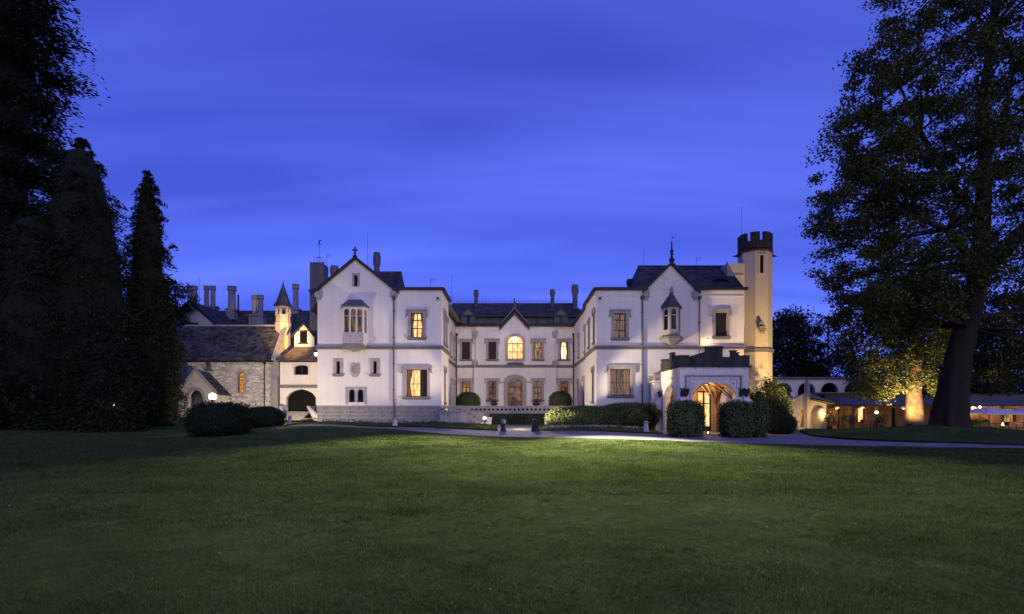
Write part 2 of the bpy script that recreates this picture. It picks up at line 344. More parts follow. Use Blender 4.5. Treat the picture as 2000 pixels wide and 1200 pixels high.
_A = np.zeros((_n + 3, _n + 3)); _A[:_n, :_n] = _K; _A[:_n, _n] = 1; _A[:_n, _n + 1:] = _c; _A[_n, :_n] = 1; _A[_n + 1:, :_n] = _c.T
_w = np.linalg.solve(_A, np.concatenate([CTRL[:, 2], [0, 0, 0]]))
def Hn(x, y):
    x = np.asarray(x, float); y = np.asarray(y, float); sh = x.shape; q = np.stack([x.ravel(), y.ravel()], 1)
    qc = np.clip(q, [-150, -60], [150, 150])
    out_ = np.empty(len(q))
    for i in range(0, len(q), 20000):
        s_ = qc[i:i + 20000]; out_[i:i + 20000] = _phi(np.linalg.norm(s_[:, None] - _c[None], axis=2)) @ _w[:_n] + _w[_n] + s_ @ _w[_n + 1:]
    und = 0.007 * np.sin(q[:, 0] * .9 + 1.3 * np.sin(q[:, 1] * .43)) * np.sin(q[:, 1] * .8 + .7) * (q[:, 1] < 33)
    fx_, fy_ = q[:, 0], q[:, 1]; und += .011 * np.clip((34 - fy_) / 4, 0, 1) * (fy_ > -10) * (np.sin(fx_ * 2.3 + 1.1 * np.sin(fy_ * 1.7)) * np.sin(fy_ * 3.1 + .8 * np.sin(fx_ * 1.3)) + .8 * np.sin(fx_ * 1.15 - fy_ * 1.9 + 2) * np.sin(fy_ * 2.2 + fx_ * .9) + .5 * np.sin(fx_ * 4.7 + 1) * np.sin(fy_ * 5.3 + fx_ * .6))
    return (np.clip(out_, -1.0, 3.0) + und).reshape(sh)
def H(x, y): return float(Hn(np.array([x]), np.array([y]))[0])

xs = np.concatenate([[-1500, -900, -500, -300, -200, -150, -120, -100], np.arange(-85, -36, 0.9), np.arange(-36, 36, .42), np.arange(36, 85.1, 0.9), [100, 120, 150, 200, 300, 500, 900, 1500]])
ys = np.concatenate([[-300, -120, -60, -30, -15], np.arange(-6, 3, .6), np.arange(3, 35, .33), np.arange(35, 76, 0.6), [80, 90, 105, 125, 150, 200, 300, 500, 900, 1500]])
gx, gy = np.meshgrid(xs, ys); gz = Hn(gx, gy)
nx, ny = len(xs), len(ys); idx = np.arange(nx * ny).reshape(ny, nx)
gf = np.stack([idx[:-1, :-1], idx[:-1, 1:], idx[1:, 1:], idx[1:, :-1]], -1).reshape(-1, 4)
lawn = np_mesh('lawn', np.stack([gx, gy, gz], -1).reshape(-1, 3), gf, 'lawn', smooth=True); tag(lawn, kind='structure')

def inside_np(x, y, poly):
    c = np.zeros(x.shape, bool); j = len(poly) - 1
    for i in range(len(poly)):
        (xi, yi), (xj, yj) = poly[i], poly[j]
        c ^= ((yi > y) != (yj > y)) & (x < (xj - xi) * (y - yi) / (yj - yi + 1e-12) + xi); j = i
    return c
def smooth_poly(P, closed=True, it=2):
    for _ in range(it):
        Q = []
        n = len(P); rngi = range(n) if closed else range(n - 1)
        if not closed: Q.append(P[0])
        for i in rngi:
            a, b = P[i], P[(i + 1) % n]
            Q += [(a[0] * .75 + b[0] * .25, a[1] * .75 + b[1] * .25), (a[0] * .25 + b[0] * .75, a[1] * .25 + b[1] * .75)]
        if not closed: Q.append(P[-1])
        P = Q
    return P
def draped(poly, lift, step=0.7, skirt=0.0):
    """sheet that follows the terrain; skirt = depth of its cut edge"""
    P = []
    n = len(poly)
    for i in range(n):
        a, b = Vector(poly[i]), Vector(poly[(i + 1) % n]); k = max(1, int((b - a).length / step))
        P += [tuple(a.lerp(b, j / k)) for j in range(k)]
    x0, x1 = min(p[0] for p in P), max(p[0] for p in P); y0, y1 = min(p[1] for p in P), max(p[1] for p in P)
    ax, ay = np.meshgrid(np.arange(x0 + step, x1, step), np.arange(y0 + step, y1, step)); ins = inside_np(ax, ay, P)
    pts = [Vector(p) for p in P] + [Vector((x, y)) for x, y in zip(ax[ins], ay[ins])]
    r = delaunay_2d_cdt(pts, [(i, (i + 1) % len(P)) for i in range(len(P))], [], 1, 1e-4)
    vx = np.array([v[0] for v in r[0]]); vy = np.array([v[1] for v in r[0]]); hz = Hn(vx, vy) + lift
    cx = np.array([np.mean([vx[i] for i in f]) for f in r[2]]); cy = np.array([np.mean([vy[i] for i in f]) for f in r[2]]); ok = inside_np(cx, cy, P)
    mb = MB(); mb.add(list(zip(vx, vy, hz)), [tuple(f) for f, k in zip(r[2], ok) if k])
    sk = None
    if skirt:
        hx = Hn(np.array([p[0] for p in P]), np.array([p[1] for p in P])) + lift
        sk = MB(); m_ = len(P); sk.add([(p[0], p[1], h) for p, h in zip(P, hx)] + [(p[0], p[1], h - skirt) for p, h in zip(P, hx)], [(i, (i + 1) % m_, (i + 1) % m_ + m_, i + m_) for i in range(m_)])
    return mb, sk
NEAR = [(-24, 42.6), (-19, 41.4), (-15.5, 40.3), (-9, 38.6), (-6.5, 37.4), (-3, 36.0), (0, 35.2), (4, 34.0), (10, 31.2), (14, 29.4), (18, 27.2), (22.8, 24.9), (30, 21.8), (45, 17.5), (70, 12)]
ISL = [(70, 14.4), (45, 19.6), (31, 23.6), (25, 26.0), (20.6, 29.0), (19.3, 32), (19.4, 36), (21.2, 41), (24.2, 44.2), (29, 46), (38, 45), (55, 40), (75, 34)]
FAR_A = [(-24, 44.4), (-19, 43.0), (-15.5, 41.7), (-9, 40.4), (-5, 39.6), (-1.2, 39.2)]
FAR_B = [(1.6, 39.1), (5, 38.6), (8.3, 37.9), (10.2, 37.6)]
drive = NEAR + ISL[:9] + [(24.5, 52), (20.5, 52), (18.6, 44), (17.6, 42.0), (16.6, 41.2), (10.4, 41.2)] + FAR_B[::-1] + [(1.8, 43.2), (-1.4, 43.2)] + FAR_A[::-1]
mb, _ = draped(drive, 0.014, 0.8); tag(mb.build('driveway', 'gravel'), kind='structure')
def verge(name, poly, lift=0.10):
    mb, sk = draped(poly, lift, 0.6, lift + 0.05)
    o = mb.build(name, 'lawn', smooth=True); tag(o, kind='structure'); s_ = sk.build('turf_edge', 'soil', o); return o
verge('grass_verge', FAR_A + [(-1.4, 43.15), (-5.9, 43.3), (-24, 44.9)][0:0] + [(-1.5, 42.6), (-5.8, 43.0), (-16, 43.4), (-24, 45.2)])
verge('grass_verge', FAR_B + [(10.3, 41.0), (9.6, 43.3), (6.6, 43.3), (1.9, 42.6)])
isl = verge('grass_island', smooth_poly(ISL, False, 1), 0.12)

# ------------------------------------------------------------------ shared architectural parts
def slates(name, parent, e0, e1, r0, r1, sw=0.34, sh=0.26, mat='slate', lift=0.03, under=True):
    """overlapping slate courses on the roof plane eave e0-e1, ridge r0-r1"""
    e0, e1, r0, r1 = map(Vector, (e0, e1, r0, r1)); sl = ((r0 + r1) / 2 - (e0 + e1) / 2).length; n = max(2, int(sl / sh))
    nr = (e1 - e0).cross(((r0 + r1) / 2 - (e0 + e1) / 2)).normalized()
    if nr.z < 0: nr = -nr
    vs, fs = [], []
    for j in range(n):
        t0, t1 = j / n, min(1.0, (j + 1.25) / n)
        a0, a1 = e0.lerp(r0, t0), e1.lerp(r1, t0); b0, b1 = e0.lerp(r0, t1), e1.lerp(r1, t1)
        k = max(1, int((a1 - a0).length / sw)); off = (j % 2) * .5
        cuts = [0.0] + [min(1, max(0, (i + off + random.uniform(-.12, .12)) / k)) for i in range(1 - (j % 2), k)] + [1.0]; cuts = sorted(set(cuts))
        for c0, c1 in zip(cuts[:-1], cuts[1:]):
            if c1 - c0 < .15 / k: continue
            g = 0.012 / max(.3, (a1 - a0).length); l = lift * random.uniform(.7, 1.5); dn = random.uniform(-.02, .03)
            d = (b0 - a0) * dn
            q = [a0.lerp(a1, c0 + g) + nr * l - d, a0.lerp(a1, c1 - g) + nr * l * random.uniform(.85, 1.15) - d, b0.lerp(b1, c1 - g) + nr * .004, b0.lerp(b1, c0 + g) + nr * .004,
                 a0.lerp(a1, c0 + g) - nr * .005 - d, a0.lerp(a1, c1 - g) - nr * .005 - d]
            i = len(vs); vs += [tuple(p) for p in q]; fs += [(i, i + 1, i + 2, i + 3), (i, i + 4, i + 5, i + 1)]
    m_ = MB(); m_.add(vs, fs); o = m_.build(name, mat, parent); tag(o, kind='stuff')
    if under:
        u = MB(); u.quad(e0 - nr * .02, e1 - nr * .02, r1 - nr * .02, r0 - nr * .02); u.build('roof_deck', 'roof_under', o if o.parent is None or o.parent.parent is None else parent)
    return o
def window(parent, F, u0, u1, z0, z1, lit=None, cols=2, rows=2, trim=0.2, hood=True, sill=True, shutters=None, arched=None, depth=0.2, fr=0.055, wood='wood_dark', stone='trim_stone', row_at=None, back=0.14, drops=0.42, drapes=True):
    """window frame with glazing bars; panes, surround, hood mould, sill, curtain are its sub-parts"""
    w0, w1 = -depth - 0.05, -depth + 0.03
    M_ = MB(); M_.fbox(F, u0, u0 + fr, z0, z1, w0, w1); M_.fbox(F, u1 - fr, u1, z0, z1, w0, w1)
    M_.fbox(F, u0 + fr, u1 - fr, z0, z0 + fr, w0, w1); M_.fbox(F, u0 + fr, u1 - fr, z1 - fr, z1, w0, w1)
    us = [u0 + fr + (u1 - u0 - 2 * fr) * i / cols for i in range(cols + 1)]
    zs = [z0 + fr + (z1 - z0 - 2 * fr) * (r_ if row_at else i / rows) for i, r_ in enumerate(([0] + list(row_at) + [1]) if row_at else range(rows + 1))]
    bar = 0.022 if cols > 2 else 0.034
    for u in us[1:-1]: M_.fbox(F, u - bar, u + bar, z0 + fr, z1 - fr, w0 + .005, w1 - .01)
    for z in zs[1:-1]: M_.fbox(F, u0 + fr, u1 - fr, z - bar, z + bar, w0 + .01, w1 - .015)
    wo = M_.build('window', wood, parent)
    for i in range(len(us) - 1):
        for j in range(len(zs) - 1):
            p = MB(); w = -depth - .02; a, b_, c, d = us[i] + bar * .5, us[i + 1] - bar * .5, zs[j] + bar * .5, zs[j + 1] - bar * .5
            p.quad(F.p(a, c, w), F.p(b_, c, w), F.p(b_, d, w + .004 * random.uniform(-1, 1)), F.p(a, d, w)); p.build('pane', 'glass' if lit else 'dark_glass', wo)
    if lit:
        c = MB(); w = -depth - .05 - back; n = 14; e = .12
        for i in range(n):
            a, b_ = u0 - e + (u1 - u0 + 2 * e) * i / n, u0 - e + (u1 - u0 + 2 * e) * (i + 1) / n
            wa, wb = w - .05 * (i % 2), w - .05 * ((i + 1) % 2)
            c.quad(F.p(a, z0 - e, wa), F.p(b_, z0 - e, wb), F.p(b_, z1 + e, wb), F.p(a, z1 + e, wa))
        c.build('curtain', lit, wo)
        if drapes:
            wd = w + .05; fr_ = (u1 - u0) * .24
            for sg in (-1, 1):
                q = MB(); n = 6; ua = u0 if sg < 0 else u1
                for i in range(n):
                    for z_a, z_b, fa, fb in ((z0, z0 + (z1 - z0) * .45, 1.0, .62), (z0 + (z1 - z0) * .45, z1, .62, 1.25)):
                        f = lambda k, ff: ua - sg * fr_ * ff * k / n
                        q.quad(F.p(f(i, fa), z_a, wd + .03 * (i % 2)), F.p(f(i + 1, fa), z_a, wd + .03 * ((i + 1) % 2)), F.p(f(i + 1, fb), z_b, wd + .03 * ((i + 1) % 2)), F.p(f(i, fb), z_b, wd + .03 * (i % 2)))
                q.build('drape', 'drape', wo)
    if trim:
        s = MB(); p = .05
        s.fbox(F, u0 - trim, u0 + .005, z0 - .0, z1 + trim * .9, -depth * .5, p); s.fbox(F, u1 - .005, u1 + trim, z0, z1 + trim * .9, -depth * .5, p)
        s.fbox(F, u0 + .005, u1 - .005, z1 - .005, z1 + trim * .9, -depth * .5, p - .002); s.build('surround', stone, wo)
    if hood:
        h = MB(); zt = z1 + trim * .9; e = trim + .16
        h.fbox(F, u0 - e, u1 + e, zt, zt + .11, -.02, .15)
        for a in (u0 - e, u1 + e - .11): h.fbox(F, a, a + .11, zt - drops, zt - .003, -.02, .13)
        for a in (u0 - e - .06, u1 + e - .05): h.fbox(F, a, a + .11, zt - drops - .08, zt - drops - .003, -.02, .12)
        h.build('hood_mould', stone, wo)
    if sill:
        s = MB(); s.fbox(F, u0 - trim - .06, u1 + trim + .06, z0 - .15, z0 - .003, -.05, .14); s.fbox(F, u0 - trim, u1 + trim, z0 - .23, z0 - .152, -.02, .07); s.build('sill', 'string_stone', wo)
    for (a, b_) in (shutters or []):
        s = MB(); s.fbox(F, a, b_, z0 + .02, z1 - .02, -depth + .035, -depth + .07)
        k = int((z1 - z0) / .085)
        for i in range(k):
            z = z0 + .08 + (z1 - z0 - .16) * i / k; s.fbox(F, a + .05, b_ - .05, z, z + .045, -depth + .072, -depth + .10)
        s.build('shutter', 'shutter', wo)
    return wo
def arch_window(parent, F, poly, lit=None, depth=0.2, mat='wood_dark', bars=(), name='window', rim=0.05):
    """pane set in an arched opening, with a rim and given bars (u0,u1,z0,z1)"""
    c = (sum(p[0] for p in poly) / len(poly), sum(p[1] for p in poly) / len(poly))
    inn = [(c[0] + (u - c[0]) * (1 - rim * 2 / max(.2, max(p[0] for p in poly) - min(p[0] for p in poly))), c[1] + (z - c[1]) * (1 - rim * 2 / max(.2, max(p[1] for p in poly) - min(p[1] for p in poly)))) for u, z in poly]
    M_ = MB(); G = Fr(F.p(0, 0, -depth), F.ux, F.n); M_.wall(G, poly, [inn], 0.06)
    for b_ in bars: M_.fbox(G, *b_, -.05, .012)
    wo = M_.build(name, mat, parent)
    p = MB(); G2 = Fr(F.p(0, 0, -depth - .03), F.ux, F.n); p.wall(G2, poly, []); p.build('pane', 'glass' if lit else 'dark_glass', wo)
    if lit:
        q = MB(); G3 = Fr(F.p(0, 0, -depth - .15), F.ux, F.n); u0, u1 = min(p_[0] for p_ in poly) - .1, max(p_[0] for p_ in poly) + .1; z0, z1 = min(p_[1] for p_ in poly) - .1, max(p_[1] for p_ in poly) + .1
        q.wall(G3, rect(u0, u1, z0, z1), []); q.build('curtain', lit, wo)
    return wo
def ring_trim(F, poly, t, w0, w1):
    """stone band following the upper outline of an opening"""
    c = (sum(p[0] for p in poly) / len(poly), min(p[1] for p in poly)); hw = max(p[0] for p in poly) - c[0]; hh = max(p[1] for p in poly) - c[1]
    outp = [(c[0] + (u - c[0]) * (hw + t) / hw, c[1] + (z - c[1]) * (hh + t) / hh) for u, z in poly]
    m_ = MB(); n = len(poly)
    for i in range(1, n):
        a, b_, c2, d = poly[i], poly[(i + 1) % n], outp[(i + 1) % n], outp[i]
        m_.prism([F.p(*a, w0), F.p(*b_, w0), F.p(*c2, w0), F.p(*d, w0)], F.n * (w1 - w0))
    return m_
def string_course(parent, F, u0, u1, z0=6.68, name='string_course'):
    m_ = MB(); m_.fbox(F, u0, u1, z0, z0 + .10, -.05, .10); m_.fbox(F, u0, u1, z0 + .103, z0 + .17, -.05, .06); m_.fbox(F, u0, u1, z0 + .173, z0 + .30, -.05, .16)
    return m_.build(name, 'string_stone', parent)
def gutter(parent, pts, h=.2, t=.18, name='gutter', mat='gutter'):
    m_ = MB()
    for a, b_ in zip(pts[:-1], pts[1:]):
        a, b_ = Vector(a), Vector(b_); d = (b_ - a).normalized(); s = d.cross(Vector((0, 0, 1))) * t; a2, b2 = a - d * t * .5, b_ + d * t * .5
        m_.prism([a2 - s, b2 - s, b2 + s, a2 + s], (0, 0, h))
    return m_.build(name, mat, parent)
def drainpipe(parent, x, y, z0, z1, hopper=True, r=.06, mat='pipe'):
    m_ = MB(); m_.tube((x, y, z0), (x, y, z1), r, r, 8)
    if hopper: m_.lathe((x, y, z1), [(r, 0), (.15, .12), (.16, .32), (.12, .34)], 8)
    z = z0 + .6
    while z < z1: m_.box(x - .10, x + .10, y - .05, y + .10, z, z + .06); z += 2.1
    return m_.build('drainpipe', mat, parent)
def chimney_round(parent, x, y, z0, z1, r=.28, mat='lead', n=8, name='chimney', cap=True):
    m_ = MB(); h = z1 - z0
    m_.lathe((x, y, z0), [(r * 1.35, 0), (r * 1.35, .12 * h), (r, .16 * h), (r * .92, .72 * h), (r * 1.15, .76 * h), (r * 1.3, .82 * h), (r * 1.3, .93 * h), (r * 1.12, .95 * h), (r * 1.12, h), (r * .7, h), (r * .7, h - .1)], n)
    return m_.build(name, mat, parent)
def ashlar(parent, F, u0, u1, z0, z1, bl=0.85, bh=0.29, mat='plinth_stone', w=0.05):
    """plinth blocks, one object each, sharing a few meshes"""
    rows = int(round((z1 - z0) / bh)); hgt = (z1 - z0) / rows; lib = []
    for k in range(4):
        L_ = bl * (0.75 + .17 * k); m_ = MB(); j = .012
        m_.box(-L_ / 2 + j, L_ / 2 - j, -(w + .012 * (k % 3)), .06, -hgt / 2 + j, hgt / 2 - j)
        me = bpy.data.meshes.new('ashlar_block'); me.from_pydata(m_.v, [], m_.f); me.materials.append(MATS[mat]); lib.append((L_, me))
    ang = math.atan2(F.ux.y, F.ux.x); o_ = org(parent)
    for r_ in range(rows):
        u = u0 - random.uniform(0, .4)
        while u < u1 - .05:
            L_, me = random.choice(lib); c = u + L_ / 2; sc = 1.0
            a, b_ = max(u, u0), min(u + L_, u1)
            if u1 - b_ < .15: b_ = u1
            sc = (b_ - a) / L_; c = (a + b_) / 2
            ob = bpy.data.objects.new('ashlar_block', me); COL.objects.link(ob); ob.parent = parent
            ob.location = F.p(c, z0 + (r_ + .5) * hgt, random.uniform(-.008, .008)) - o_; ob.rotation_euler = (0, 0, ang if F.n.dot(Vector((math.sin(ang), -math.cos(ang), 0))) > 0 else ang + PI); ob.scale = (sc, 1, 1)
            u = b_ + .0001
            if b_ >= u1: break
def finial(m_, x, y, z, h, r=.08):
    m_.lathe((x, y, z), [(r * 2, 0), (r * 2.2, .12 * h), (r, .2 * h), (r * .8, .45 * h), (r * 1.6, .5 * h), (r * .7, .56 * h), (r * .5, .9 * h), (.005, h)], 8)
    return m_
# ------------------------------------------------------------------ the mansion: two wings and the central block round a court
DF = 43.6; DB = 61.6
man = thing('mansion', (0, 52, 1.0), 'pale stuccoed two storey mansion with gabled wings around a raised court', 'mansion')
FW = front(DF)
def wx(px): return U(px, DF)
def wz(py): return ZP(py, DF)
# --- left wing, front wall
EZ = 11.45
xl0, xl1, xg = wx(620), wx(862), wx(770); apx = wx(694.7)
holes = []
def hole(p): holes.append(p); return p
slitg = hole(rect(wx(691.5), wx(698.5), wz(560), wz(538)))
up_l = hole(rect(wx(802), wx(826.5), wz(659), wz(611.5)))
lo_l = hole(rect(wx(793.4), wx(834.4), wz(775), wz(722)))
sl1 = hole(rect(wx(657), wx(664.3), wz(730.5), wz(706))); sl2 = hole(rect(wx(729), wx(736), wz(730.5), wz(706)))
tw1 = hole(arch(wx(682), wx(693), wz(786), wz(766), wz(761))); tw2 = hole(arch(wx(698.5), wx(709.8), wz(786), wz(766), wz(761)))
orl = hole(rect(wx(674), wx(713), wz(652), wz(606)))      # opening behind the oriel
mb = MB(); mb.wall(FW, [(xl0, 0.3), (xl1, 0.3), (xl1, EZ), (xg, EZ), (apx, 13.85), (xl0, EZ)], holes, 0.3)
mb.build('wall', 'stucco', man)
# outer side, courtyard sides, backs
FL = Fr((xl1, 0, 0), (0, 1, 0), (1, 0, 0))        # left wing, front part, facing the court
D1 = 48.3; xl2 = U(890, DB); xr2 = U(1121.5, DB); xr1 = wx(1165); D2 = 50.2; xre = wx(1453)
hl = [rect(45.0, 45.75, 7.4, 9.9), rect(46.6, 47.15, 7.4, 9.6), rect(45.3, 46.0, 2.5, 5.2)]
mb = MB(); mb.wall(FL, rect(DF, D1, 0.3, EZ), hl, .25); mb.build('wall', 'stucco', man)
FL2 = Fr((xl2, 0, 0), (0, 1, 0), (1, 0, 0)); hl2 = [rect(56.0, 57.0, 7.5, 9.7), rect(58.9, 59.8, 7.5, 9.7), rect(56.4, 57.4, 2.4, 4.9), rect(59.0, 60.0, 2.2, 4.9)]
mb = MB(); mb.wall(FL2, rect(D1, DB, 0.3, EZ), hl2, .25); mb.build('wall', 'stucco', man)
mb = MB(); mb.quad((xl2, D1, .3), (xl1, D1, .3), (xl1, D1, EZ), (xl2, D1, EZ)); mb.build('wall', 'stucco', man)
FR = Fr((xr1, 0, 0), (0, 1, 0), (-1, 0, 0)); hr = [rect(44.5, 45.2, 7.4, 9.9), rect(47.4, 48.2, 7.4, 9.6), rect(45.0, 45.8, 2.6, 5.2)]
mb = MB(); mb.wall(FR, rect(DF, D2, 0.3, EZ), hr, .25); mb.build('wall', 'stucco', man)
FR2 = Fr((xr2, 0, 0), (0, 1, 0), (-1, 0, 0)); hr2 = [rect(51.6, 52.5, 7.5, 9.7), rect(56.6, 57.6, 7.5, 9.7), rect(52.4, 53.4, 2.2, 4.9), rect(57.0, 58.0, 2.2, 4.9)]
mb = MB(); mb.wall(FR2, rect(D2, DB, 0.3, EZ), hr2, .25); mb.build('wall', 'stucco', man)
mb = MB(); mb.quad((xr2, D2, .3), (xr1, D2, .3), (xr1, D2, EZ), (xr2, D2, EZ)); mb.build('wall', 'stucco', man)
mb = MB(); mb.quad((xl0, DF, .3), (xl0, 72, .3), (xl0, 72, EZ), (xl0, DF, EZ)); mb.build('wall', 'stucco_cool', man)
mb = MB(); mb.quad((xre, DF, .0), (xre, 72, .0), (xre, 72, EZ), (xre, DF, EZ)); mb.build('wall', 'stucco_cool', man)
mb = MB(); mb.quad((xl0, 72, .3), (xre, 72, .3), (xre, 72, EZ), (xl0, 72, EZ)); mb.build('wall', 'stucco_cool', man)
# flat lead roofs of the wings
mb = MB(); mb.quad((xg - .3, DF - .02, EZ - .02), (xl1, DF - .02, EZ - .02), (xl1, 72, EZ + .3), (xg - .3, 72, EZ + .3)); mb.quad((xl0, 52, EZ - .02), (xg - .3, 52, EZ - .02), (xg - .3, 72, EZ + .2), (xl0, 72, EZ + .2)); mb.quad((xl0, DF, EZ - .05), (xg - .3, DF, EZ - .05), (xg - .3, 52, EZ - .05), (xl0, 52, EZ - .05))
mb.build('lead_roof', 'lead', man)
mb = MB(); mb.quad((xr1, DF - .02, EZ - .02), (xre, DF - .02, EZ - .02), (xre, 72, EZ + .2), (xr1, 72, EZ + .2)); mb.build('lead_roof', 'lead', man)
gutter(man, [(xg + .1, DF - .08, EZ - .05), (xl1 + .08, DF - .08, EZ - .05), (xl1 + .08, D1 + .1, EZ - .05)])
gutter(man, [(xl2 + .08, D1 + .35, EZ - .05), (xl2 + .08, DB - .3, EZ - .05)])
gutter(man, [(wx(1263), DF - .08, EZ - .05), (xr1 - .08, DF - .08, EZ - .05), (xr1 - .08, D2 + .1, EZ - .05)])
gutter(man, [(xr2 - .08, D2 + .35, EZ - .05), (xr2 - .08, DB - .3, EZ - .05)])
gutter(man, [(wx(1358), DF - .1, EZ - .05), (xre + .15, DF - .1, EZ - .05)])
# string courses
string_course(man, FW, xl0 - .1, xl1 + .16); string_course(man, FL, DF + .001, D1 + .16); string_course(man, FL2, D1 + .2, DB - .1)
string_course(man, FR, DF + .001, D2 + .1); string_course(man, FR2, D2 + .2, DB - .1); string_course(man, FW, xr1 - .16, xre + .1)
# plinth blocks
ashlar(man, FW, xl0 - .02, xl1 + .02, 0.62, 2.12); ashlar(man, FL, DF, DF + .9, 0.62, 2.12)
ashlar(man, FW, xr1, wx(1290), 0.4, 2.1)
m_ = MB(); m_.fbox(FW, xl0 - .08, xl1 + .08, 2.122, 2.20, -.05, .09); m_.fbox(FW, xr1 - .05, wx(1290), 2.102, 2.19, -.05, .09); m_.build('plinth_cap', 'trim_stone', man)
# windows of the left wing
def R4(r_): return r_[0][0], r_[1][0], r_[0][1], r_[2][1]
window(man, FW, *R4(up_l), lit='lit_bright', cols=2, row_at=(.36, .72), trim=.2)
lw = window(man, FW, *R4(lo_l), lit='lit_bright', cols=3, row_at=(.47,), trim=.22, shutters=[(wx(820.5), wx(833.5))])
window(man, FW, *R4(slitg), cols=1, rows=1, trim=.15, hood=False, sill=False)
for s_ in (sl1, sl2): window(man, FW, *R4(s_), cols=1, rows=1, trim=.24, hood=False, sill=True)
for s_ in (tw1, tw2): arch_window(man, FW, s_, None, .22, 'iron')
ring_trim(FW, tw1, .1, -.1, .04).build('surround', 'trim_stone', man)
ring_trim(FW, tw2, .1, -.1, .038).build('surround', 'trim_stone', man)
m_ = MB(); a, b_ = wx(675), wx(716); m_.fbox(FW, a, b_, wz(759), wz(756.5), -.02, .10); m_.fbox(FW, a, wx(679.4), wz(790), wz(759.1), -.02, .05); m_.fbox(FW, wx(712.6), b_, wz(790), wz(759.1), -.02, .05); m_.build('hood_mould', 'trim_stone', man)
# carved shield
sc_ = [(0, -.62), (.22, -.5), (.36, -.2), (.40, .15), (.34, .5), (.18, .58), (0, .5), (-.18, .58), (-.34, .5), (-.40, .15), (-.36, -.2), (-.22, -.5)]
su, sz = wx(694), wz(723); m_ = MB(); m_.fprism(FW, [(su + a, sz + b_) for a, b_ in sc_], -.02, .07); sh_ = m_.build('carved_shield', 'trim_stone', man)
m_ = MB()
for k in range(26):
    a_, r_ = k * 2.4, .07 * math.sqrt(k); m_.ball(FW.p(su + r_ * math.cos(a_) * .8, sz + r_ * math.sin(a_) * 1.1 + .02, .06), random.uniform(.04, .085), 6, 4)
m_.build('relief', 'trim_stone', sh_, True)
# oriel on the left wing
def oriel(cx, hw, proj, cant, z0, z1, zr, roof_hw, panel, lights, name, lit, roofmat='lead', pyramid=False):
    plan = [(cx - hw - cant, 0), (cx - hw, -proj), (cx + hw, -proj), (cx + hw + cant, 0)]
    P3 = [(x, DF + y, 0) for x, y in plan]
    o = MB()
    frs = []
    for a, b_ in zip(P3[:-1], P3[1:]):
        a, b_ = Vector(a), Vector(b_); d = (b_ - a); l = d.length; d.normalize(); n_ = Vector((d.y, -d.x, 0)); frs.append((Fr(a, d, n_), l))
    hs = []
    for i, (G, l) in enumerate(frs):
        if i == 1:
            hp = [arch(l * .5 + (k - (lights - 1) / 2) * l / (lights + .25) - l / (lights + .25) * .39, l * .5 + (k - (lights - 1) / 2) * l / (lights + .25) + l / (lights + .25) * .39, z0 + panel, z1 - .42, z1 - .22) for k in range(lights)]
        else: hp = [arch(l * .22, l * .78, z0 + panel, z1 - .42, z1 - .22)]
        hs.append(hp); o.wall(G, rect(0, l, z0, z1), hp, .12)
    o.add([(x, DF + y, z0) for x, y in plan], [(0, 1, 2, 3)]); o.add([(x, DF + y, z1) for x, y in plan], [(0, 1, 2, 3)])
    ob = o.build(name, 'trim_stone' if pyramid else 'stucco_cool', man)
    for (G, l), hp in zip(frs, hs):
        for p in hp:
            zt = p[1][1] + (max(q[1] for q in p) - p[1][1]) * .70
            arch_window(ob, G, p, lit, .10, 'trim_stone', [(p[0][0], p[1][0], zt - .03, zt + .03)], 'light', .035) if False else None
            q = MB(); G2 = Fr(G.p(0, 0, -.11), G.ux, G.n); q.wall(G2, p, []); q.build('pane', 'glass' if lit else 'dark_glass', ob)
            q = MB(); q.fbox(G, p[0][0], p[1][0], zt - .035, zt + .035, -.13, -.02); q.build('transom', 'trim_stone', ob)
            if lit:
                q = MB(); G3 = Fr(G.p(0, 0, -.22), G.ux, G.n); q.wall(G3, rect(p[0][0] - .06, p[1][0] + .06, z0 + panel - .1, z1 - .1), []); q.build('curtain', lit, ob)
    # corbel
    q = MB(); n_ = 4
    for k in range(n_):
        f0 = 1 - .24 * k; h_ = .13
        pp = [(cx + (x - cx) * f0, DF + y * f0 + .02, z0 - k * h_ - .002 - .005) for x, y in plan]; q.prism(pp, (0, 0, -h_ + .012))
    q.build('corbel', 'string_stone' if pyramid else 'trim_stone', ob)
    # roof
    q = MB(); e = .14
    pe = [Vector((cx - hw - cant - e, DF + .02, z1 + .02)), Vector((cx - hw - e * .6, DF - proj - e, z1 + .02)), Vector((cx + hw + e * .6, DF - proj - e, z1 + .02)), Vector((cx + hw + cant + e, DF + .02, z1 + .02))]
    if pyramid: top = [Vector((cx, DF - proj * .3, zr))] * 2
    else: top = [Vector((cx - roof_hw, DF + .02, zr)), Vector((cx + roof_hw, DF + .02, zr))]
    q.add(pe + [p + Vector((0, 0, -.10)) for p in pe], [(0, 4, 5, 1), (1, 5, 6, 2), (2, 6, 7, 3), (4, 7, 6, 5)])
    wl = [Vector((cx - (0 if pyramid else roof_hw), DF + .02, zr)), Vector((cx + (0 if pyramid else roof_hw), DF + .02, zr))]
    q.add([pe[0], pe[1], top[0], wl[0]], [(0, 1, 2) if not pyramid else (0, 1, 2, 3)]); q.add([pe[1], pe[2], top[1], top[0]], [(0, 1, 2, 3) if not pyramid else (0, 1, 2)]); q.add([pe[2], pe[3], wl[1], top[1]], [(0, 1, 3) if not pyramid else (0, 1, 2, 3)])
    q.build('oriel_roof', roofmat, ob)
    return ob, frs
orL, frs = oriel(wx(694), 0.83, .62, .16, wz(675), wz(600.5), wz(585), .5, wz(651.5) - wz(675), 3, 'oriel_window', 'lit_curtain')
G, l = frs[1]      # traceried panel under the lights
m_ = MB()
